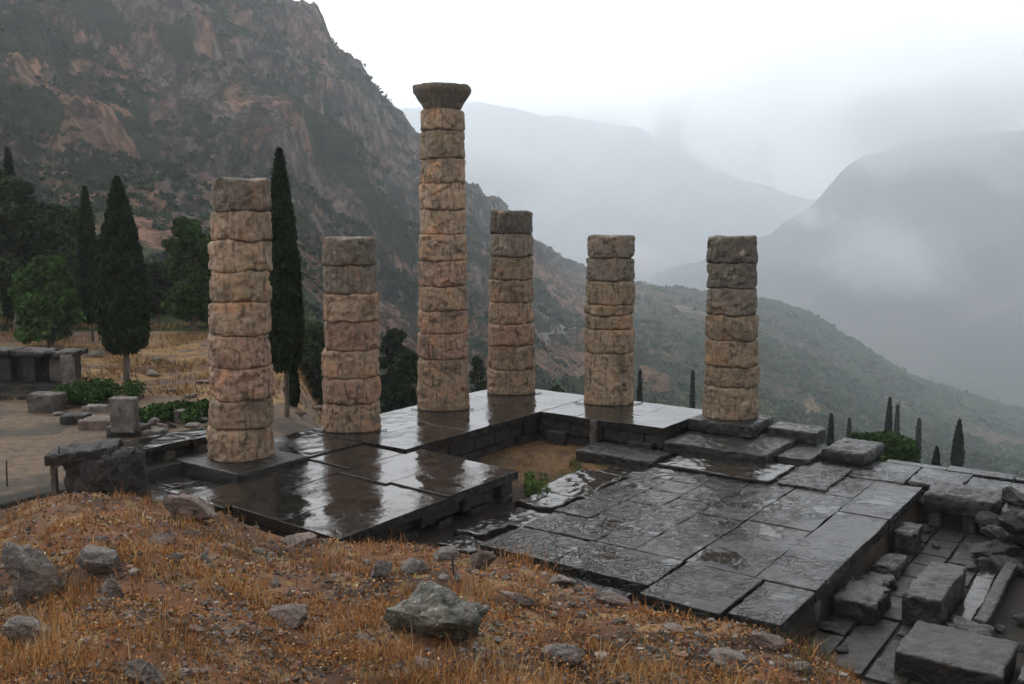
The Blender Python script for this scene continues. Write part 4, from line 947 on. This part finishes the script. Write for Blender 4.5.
# scrub on the crags
N = 16000
us = r_.uniform(-.68, .06, N); Ys = r_.uniform(95, 640, N); Xs = us*Ys; Zs = land_z(us, Ys); Z2 = land_z(us, Ys*1.006); sl = (Z2-Zs)/(Ys*.006)
keep = (np.abs(sl) < .9+.5*fbm(Xs*.02, Ys*.02, 41, 3)) & (fbm(Xs*.012, Ys*.012, 42, 3)+.5*fbm(Xs*.05, Ys*.05, 43, 2) > .08); us = us[keep]; Ys = Ys[keep]; Xs = Xs[keep]; Zs = Zs[keep]; n = len(us)
rs = r_.uniform(.8, 3.0, n)*np.clip(Ys/300, .5, 1.6); d = r_.normal(size=(n, 12, 3)); d /= np.linalg.norm(d, axis=2)[..., None]; d *= r_.uniform(.3, 1, (n, 12, 1)); d[..., 2] = np.abs(d[..., 2])*.8
C = np.stack([Xs, Ys, Zs], -1)[:, None]+d*rs[:, None, None]
A = Acc(); V, Q, cc = cards(C.reshape(-1, 3), np.repeat(rs*.65, 12), lcol(n*12, (.018, .040, .010), .3, r_), r_=r_); A.add(V, Q, C=cc)
o = A.obj('crag_scrub', M['leaf']); tag(o, 'dark scrub clinging to the ledges of the crags', 'scrub', kind='stuff')

# light road on the hillside
pts = []
for x, y in ((524, 341), (532, 338), (541, 335.5), (550, 334), (560, 333), (568, 332.5), (576, 333)):
    u, D = hit_land(x, y)
    for e in (-1, 1):
        Dq = D+e*6; pts.append((u*Dq, Dq, float(land_z(np.array([u]), np.array([float(Dq)]))[0])+1.5))
P = np.array(pts); P2 = P.copy(); P2[:, 2] -= 2.5; nq = len(P)
Q = [(2*i, 2*i+2, 2*i+3, 2*i+1) for i in range(nq//2-1)]+[(2*i+nq, 2*i+2+nq, 2*i+2, 2*i) for i in range(nq//2-1)]
o = mesh('road', np.concatenate([P, P2]), np.array(Q), M['hill'], col=np.array([.36, .34, .32])); tag(o, None, None, kind='structure')

# ------------------------------------------------------------------ the bank: grass, dead weeds, grit
def bank_points(N, r_, x0=-60, x1=870):
    """points spread evenly over the bank as it is seen, thinner near the crest"""
    x = r_.uniform(x0, x1, N); u = (x-512)/(F*cos(PITCH)-200*sin(PITCH)); D = np.interp(u, _cru, CR[:, 2])
    iy = r_.uniform(0, 1, N); Y = 1/(iy/3.4+(1-iy)/(D+.7)); X = u*Y; return X, Y, D
r_ = np.random.default_rng(99)
X, Y, D = bank_points(150000, r_)
den = fbm(X*.55, Y*.55, 51, 3)+.6*fbm(X*2.2, Y*2.2, 52, 2); left = sstep(1.5, -2.0, X)
keep = r_.uniform(0, 1, len(X)) < np.clip(.10+1.25*den+.22*left, .02, 1)
X = X[keep]; Y = Y[keep]; D = D[keep]; den = den[keep]; n = len(X)
# gather the blades in tufts
k = r_.integers(0, n, n); tuft = r_.uniform(0, 1, n) < .75; kk = (k//7)*7 % n
tx = X[kk]+r_.normal(size=n)*.05; ty = Y[kk]+r_.normal(size=n)*.05; X = np.where(tuft, tx, X); Y = np.where(tuft, ty, Y)
Z = ground_z(X, Y)
Hb = r_.uniform(.03, .16, n)*(1+.9*np.clip(fbm(X*.8, Y*.8, 53, 2), -.4, 1))*np.where(r_.uniform(0, 1, n) < .05, 1.9, 1)
wd = r_.uniform(.0014, .0034, n)*np.clip(Y/6, .8, 2.4)
a = r_.uniform(0, 2*pi, n); le = r_.uniform(.1, .9, n)*Hb; b = r_.uniform(0, 2*pi, n)
dx, dy = np.cos(a)*wd, np.sin(a)*wd; lx, ly = np.cos(b)*le, np.sin(b)*le
big = (fbm(X*1.7, Y*1.7, 57, 2) > .34) & (r_.uniform(0, 1, n) < .55); Hb = np.where(big, Hb*1.9+.05, Hb); lx = np.where(big, lx*1.6, lx); ly = np.where(big, ly*1.6, ly)
V = np.stack([np.stack([X-dx, Y-dy, Z-.01], -1), np.stack([X+dx, Y+dy, Z-.01], -1), np.stack([X+lx*.35+dx*.8, Y+ly*.35+dy*.8, Z+Hb*.6], -1), np.stack([X+lx*.35-dx*.8, Y+ly*.35-dy*.8, Z+Hb*.6], -1), np.stack([X+lx, Y+ly, Z+Hb], -1)], 1).reshape(-1, 3)
i = np.arange(n)*5; Q = np.stack([i, i+1, i+2, i+3], -1); T = np.stack([i+3, i+2, i+4], -1)
pal = np.array([(.48, .215, .070), (.53, .31, .12), (.34, .145, .048), (.62, .46, .26), (.16, .085, .04), (.14, .14, .05)])
sm = fbm(X*.5, Y*.5, 58, 3)+r_.normal(size=n)*.22; pk = np.where(sm > .16, r_.choice([1, 3, 1, 0], n), np.where(sm < -.3, r_.choice([2, 4, 5, 5], n), r_.choice([0, 2, 0, 1, 4], n))); cc = pal[pk]*r_.uniform(.75, 1.2, (n, 1))
A = Acc(); A.add(V, Q, T, np.repeat(cc, 5, axis=0)); o = A.obj('dry_grass', M['blade'], smooth=False); tag(o, 'dry orange and straw-coloured grass on the bank', 'grass', kind='stuff')
# crumbled weeds and litter
X, Y, D = bank_points(190000, r_); den = fbm(X*.9, Y*.9, 61, 3)+.5*fbm(X*4, Y*4, 62, 2); keep = r_.uniform(0, 1, len(X)) < np.clip(.35+.8*den, .05, 1); X = X[keep]; Y = Y[keep]; n = len(X)
Z = ground_z(X, Y)+r_.uniform(0, .045, n)*(1+2*np.clip(fbm(X*3, Y*3, 63, 2), 0, 1))
pk = r_.choice(6, n, p=[.26, .12, .28, .06, .24, .04]); cc = pal[pk]*r_.uniform(.6, 1.15, (n, 1))
V, Q, C = cards(np.stack([X, Y, Z], -1), .020*np.clip(Y/7, .7, 1.7), cc, elong=1.5, r_=r_)
A = Acc(); A.add(V, Q, C=C); o = A.obj('leaf_litter', M['blade'], smooth=False); tag(o, 'crumbled dead weeds and leaf litter on the bank', 'litter', kind='stuff')
# grit
X, Y, D = bank_points(38000, r_); den = fbm(X*.7, Y*.7, 71, 3)+.4*sstep(-1, 2, X); keep = r_.uniform(0, 1, len(X)) < np.clip(.35+.8*den, .05, 1); X = X[keep]; Y = Y[keep]; n = len(X)
Z = ground_z(X, Y); sz = r_.uniform(.008, .03, n)*np.where(r_.uniform(0, 1, n) < .06, 1.9, 1)*np.clip(Y/8, .7, 1.4)
Vi, Ti = ICO[1]; nvv = len(Vi)
V = Vi[None]*(1+.25*r_.normal(size=(n, nvv, 1)))*sz[:, None, None]*r_.uniform(.6, 1.3, (n, 1, 3)); V[..., 2] *= .7
V = (V+np.stack([X, Y, Z+sz*.3], -1)[:, None]).reshape(-1, 3); T = (Ti[None]+(np.arange(n)*nvv)[:, None, None]).reshape(-1, 3)
g = np.array([(.20, .175, .155), (.28, .17, .12), (.12, .105, .095), (.42, .38, .34)])[r_.choice(4, n, p=[.36, .30, .26, .08])]*r_.uniform(.75, 1.2, (n, 1))
A = Acc(); A.add(V, None, T, np.repeat(g, nvv, axis=0)); o = A.obj('gravel', M['ground'], smooth=False); tag(o, 'small stones and grit scattered over the bank', 'gravel', kind='stuff')
N = 9000; a = r_.uniform(3.1, 8.2, N); b = r_.uniform(3.3, 7.6, N); keep = (r_.uniform(0, 1, N) < np.clip(.35+1.2*fbm(a*.9, b*.9, 91, 3), .03, 1)) & ~((a > 5.6) & (b > 6.4)) & ~((a < 4.6) & (b > 5.5)); a = a[keep]; b = b[keep]; n = len(a)
P2 = OR[None]+a[:, None]*AX+b[:, None]*BX; X = P2[:, 0]; Y = P2[:, 1]; Z = ground_z(X, Y); Hb = r_.uniform(.03, .10, n); th = r_.uniform(0, 2*pi, n); dx = np.cos(th)*.012; lx = r_.normal(size=n)*.04
V = np.stack([np.stack([X-dx, Y, Z-.02], -1), np.stack([X+dx, Y, Z-.02], -1), np.stack([X+lx, Y+lx, Z+Hb], -1)], 1).reshape(-1, 3); gr = (r_.uniform(0, 1, n) < np.clip(.08+1.5*fbm(a*.6, b*.6, 92, 2), .04, .8)); cc = np.where(gr[:, None], np.array([[.06, .10, .025]]), np.array([[.34, .19, .075]]))*r_.uniform(.7, 1.25, (n, 1))
A = Acc(); A.add(V, None, np.arange(3*n).reshape(-1, 3), np.repeat(cc, 3, axis=0)); o = A.obj('pit_grass', M['blade'], smooth=False); tag(o, 'short ochre and green grass on the soil of the sunken pit', 'grass', kind='stuff')
# golden grass behind the columns
N = 42000; u = r_.uniform(-.62, -.165, N); Y = np.exp(r_.uniform(math.log(30), math.log(58), N)); X = u*Y; den = fbm(X*.3, Y*.5, 81, 3)
keep = (r_.uniform(0, 1, N) < np.clip(.22+1.3*den, .02, 1)) & (Y > 32.5); X = X[keep]; Y = Y[keep]; n = len(X); Z = ground_z(X, Y); Hb = r_.uniform(.12, .34, n); a = r_.uniform(0, 2*pi, n); dx = np.cos(a)*.03; lx = r_.normal(size=n)*.1
V = np.stack([np.stack([X-dx, Y, Z-.03], -1), np.stack([X+dx, Y, Z-.03], -1), np.stack([X+lx, Y+lx, Z+Hb], -1)], 1).reshape(-1, 3); cc = np.array([(.32, .19, .08), (.23, .13, .06), (.40, .27, .12), (.09, .09, .035)])[r_.choice(4, n, p=[.42, .33, .15, .10])]*r_.uniform(.75, 1.2, (n, 1))
A = Acc(); A.add(V, None, np.arange(3*n).reshape(-1, 3), np.repeat(cc, 3, axis=0)); o = A.obj('golden_grass', M['blade'], smooth=False); tag(o, 'golden dry grass on the slope behind the columns', 'grass', kind='stuff')

# ------------------------------------------------------------------ air
def box_obj(name, lo, hi, mat):
    V = [(x, y, z) for x in (lo[0], hi[0]) for y in (lo[1], hi[1]) for z in (lo[2], hi[2])]
    Q = [(0, 1, 3, 2), (4, 6, 7, 5), (0, 4, 5, 1), (2, 3, 7, 6), (0, 2, 6, 4), (1, 5, 7, 3)]
    return mesh(name, V, np.array(Q), mat, smooth=False)
HZ = dict(dens=.00038, col=(.885, .94, 1.0))
mt = bpy.data.materials.new('haze_air'); mt.use_nodes = True; nt = mt.node_tree; nt.nodes.clear()
out = nt.nodes.new('ShaderNodeOutputMaterial'); pv = nt.nodes.new('ShaderNodeVolumePrincipled'); pv.inputs['Color'].default_value = (*HZ['col'], 1); pv.inputs['Density'].default_value = HZ['dens']
pv.inputs['Anisotropy'].default_value = .45
nt.links.new(pv.outputs[0], out.inputs['Volume'])
o = box_obj('haze', (-8200, -1000, -374), (8200, 9000, 900), mt); tag(o, 'thin bluish haze filling the valley', 'haze', kind='stuff')

def mist_mat(name, dens, sc, th0, th1):
    mt = bpy.data.materials.new(name); mt.use_nodes = True; nt = mt.node_tree; nt.nodes.clear(); N_ = nt.nodes.new; L_ = nt.links.new
    out = N_('ShaderNodeOutputMaterial'); pv = N_('ShaderNodeVolumePrincipled'); pv.inputs['Color'].default_value = (.97, .98, 1, 1)
    tc = N_('ShaderNodeTexCoord'); nz = N_('ShaderNodeTexNoise'); nz.inputs['Scale'].default_value = sc; nz.inputs['Detail'].default_value = 6; nz.inputs['Roughness'].default_value = .6; nz.inputs['Distortion'].default_value = .5
    g = N_('ShaderNodeNewGeometry'); L_(g.outputs['Position'], nz.inputs['Vector'])
    ln = N_('ShaderNodeVectorMath'); ln.operation = 'LENGTH'; L_(tc.outputs['Object'], ln.inputs[0])
    a = N_('ShaderNodeMapRange'); a.interpolation_type = 'SMOOTHSTEP'; L_(ln.outputs['Value'], a.inputs[0]); a.inputs[1].default_value = 1.0; a.inputs[2].default_value = .0; a.inputs[3].default_value = -.75; a.inputs[4].default_value = .20
    s = N_('ShaderNodeMath'); s.operation = 'ADD'; ma = N_('ShaderNodeMath'); ma.operation = 'MULTIPLY_ADD'; L_(nz.outputs[0], ma.inputs[0]); ma.inputs[1].default_value = 2.4; ma.inputs[2].default_value = -.70; L_(ma.outputs[0], s.inputs[0]); L_(a.outputs[0], s.inputs[1])
    b = N_('ShaderNodeMapRange'); b.interpolation_type = 'SMOOTHSTEP'; L_(s.outputs[0], b.inputs[0]); b.inputs[1].default_value = th0; b.inputs[2].default_value = th1; b.inputs[3].default_value = 0; b.inputs[4].default_value = dens
    L_(b.outputs[0], pv.inputs['Density']); L_(pv.outputs[0], out.inputs['Volume']); return mt
MM2 = mist_mat('thin_mist_vapour', .0065, .0017, .30, 1.05)
MM = mist_mat('mist_vapour', .018, .0034, .40, 1.0)
def mist(x, y, D, wpx, hpx, dd, label, name='mist', mat=None):
    c = UD(x, y, D); V, T = ICO[3]
    me = bpy.data.meshes.new(name); me.from_pydata([tuple(v) for v in V], [], [tuple(int(k) for k in t) for t in T]); me.materials.append(mat or MM)
    o = bpy.data.objects.new(name, me); COL.objects.link(o); o.location = c; o.scale = (wpx*D/F/2, dd, hpx*D/F/2)
    tag(o, label, 'mist', kind='stuff'); return o
mist(690, 262, 1850, 420, 110, 320, 'white mist lying along the valley behind the lone column and the rightmost column')
mist(880, 255, 2300, 620, 200, 300, 'mist wisps low against the far mountain', mat=MM2)
mist(1010, 175, 2700, 260, 190, 420, 'white cloud drifting before the far mountain at the right edge')
mist(820, 205, 2600, 200, 150, 300, 'cloud wisps on the shoulder of the far mountain')
mist(500, 170, 3000, 420, 190, 500, 'pale cloud behind the tallest column')
mist(930, 130, 2900, 800, 200, 600, 'grey cloud veiling the summit of the far mountain', mat=MM2)
mist(630, 170, 3900, 640, 250, 700, 'pale cloud bank before the distant range')
mist(610, 262, 1750, 260, 90, 280, 'mist curling over the ridge behind the middle columns')

# ------------------------------------------------------------------ sky, sun, camera
wd_ = bpy.data.worlds.new('World'); SC.world = wd_; wd_.use_nodes = True; nt = wd_.node_tree; nt.nodes.clear(); N_ = nt.nodes.new; L_ = nt.links.new
SUN_EL, SUN_AZ = radians(48), radians(-35)         # behind the cloud, up to the left of the view
out = N_('ShaderNodeOutputWorld'); bg = N_('ShaderNodeBackground'); bg.inputs[1].default_value = .1; L_(bg.outputs[0], out.inputs[0])
sky = N_('ShaderNodeTexSky'); sky.sky_type = 'NISHITA'; sky.sun_disc = False; sky.sun_elevation = SUN_EL; sky.sun_rotation = SUN_AZ; sky.air_density = 1.5; sky.dust_density = 3
tc = N_('ShaderNodeTexCoord'); mp = N_('ShaderNodeMapping'); mp.inputs['Scale'].default_value = (1, 1, 2.6); L_(tc.outputs['Generated'], mp.inputs[0])
def wmath(op, a, b=0.0, c=0.0):
    n = N_('ShaderNodeMath'); n.operation = op
    for i, v in enumerate((a, b, c)):
        if hasattr(v, 'is_linked'): L_(v, n.inputs[i])
        else: n.inputs[i].default_value = v
    return n.outputs[0]
def wmap(v, a, b, lo, hi):
    n = N_('ShaderNodeMapRange'); n.interpolation_type = 'SMOOTHSTEP'; L_(v, n.inputs[0])
    for i, q in enumerate((a, b, lo, hi)): n.inputs[i+1].default_value = q
    return n.outputs[0]
nz = N_('ShaderNodeTexNoise'); nz.inputs['Scale'].default_value = 3.2; nz.inputs['Detail'].default_value = 7; nz.inputs['Roughness'].default_value = .52; nz.inputs['Distortion'].default_value = .4; L_(mp.outputs[0], nz.inputs[0])
sp = N_('ShaderNodeSeparateXYZ'); L_(tc.outputs['Generated'], sp.inputs[0])
lr = wmap(sp.outputs[0], -.25, .6, 1.0, .0)
el = wmap(sp.outputs[2], .28, .75, .0, 1.0)
fr = wmap(sp.outputs[1], -.3, .5, .0, 1.0)
CL = dict(lo=14.0, left=14.0, up=-11.5, nz=20.0)
br = wmath('ADD', CL['lo'], wmath('MULTIPLY', lr, CL['left'])); br = wmath('ADD', br, wmath('MULTIPLY', el, CL['up']))
br = wmath('ADD', br, wmath('MULTIPLY', wmath('SUBTRACT', nz.outputs[0], .5), CL['nz']))
br = wmath('MULTIPLY', br, wmap(sp.outputs[1], -.25, .65, .33, 1.0))
cm = N_('ShaderNodeCombineColor'); L_(wmath('MULTIPLY', br, 1.0), cm.inputs[0]); L_(wmath('MULTIPLY', br, .99), cm.inputs[1]); L_(wmath('MULTIPLY', br, .985), cm.inputs[2])
mx = N_('ShaderNodeMix'); mx.data_type = 'RGBA'; mx.inputs[0].default_value = .92; L_(sky.outputs[0], mx.inputs[6]); L_(cm.outputs[0], mx.inputs[7]); L_(mx.outputs[2], bg.inputs[0])

sl = bpy.data.lights.new('sun', 'SUN'); sl.energy = .6; sl.angle = radians(25); sl.color = (1, .95, .88); so = bpy.data.objects.new('sun', sl); COL.objects.link(so)
from mathutils import Vector
dirv = Vector((sin(SUN_AZ)*cos(SUN_EL), cos(SUN_AZ)*cos(SUN_EL), sin(SUN_EL))); so.rotation_euler = dirv.to_track_quat('Z', 'Y').to_euler(); so.location = (0, 0, 60)

cd = bpy.data.cameras.new('camera'); cam = bpy.data.objects.new('camera', cd); COL.objects.link(cam); SC.camera = cam
cam.location = (0, 0, EYE); cam.rotation_euler = (pi/2-PITCH, 0, 0); cd.sensor_width = 36; cd.lens = 36*F/1024; cd.clip_start = .1; cd.clip_end = 30000
SC.view_settings.view_transform = 'Standard'; SC.view_settings.look = 'None'; SC.view_settings.exposure = .52; SC.view_settings.gamma = 1
c_ = SC.cycles; c_.use_denoising = True; c_.max_bounces = 8; c_.volume_bounces = 6; c_.transparent_max_bounces = 12; c_.volume_step_rate = 2.0; c_.volume_max_steps = 64; c_.use_adaptive_sampling = True
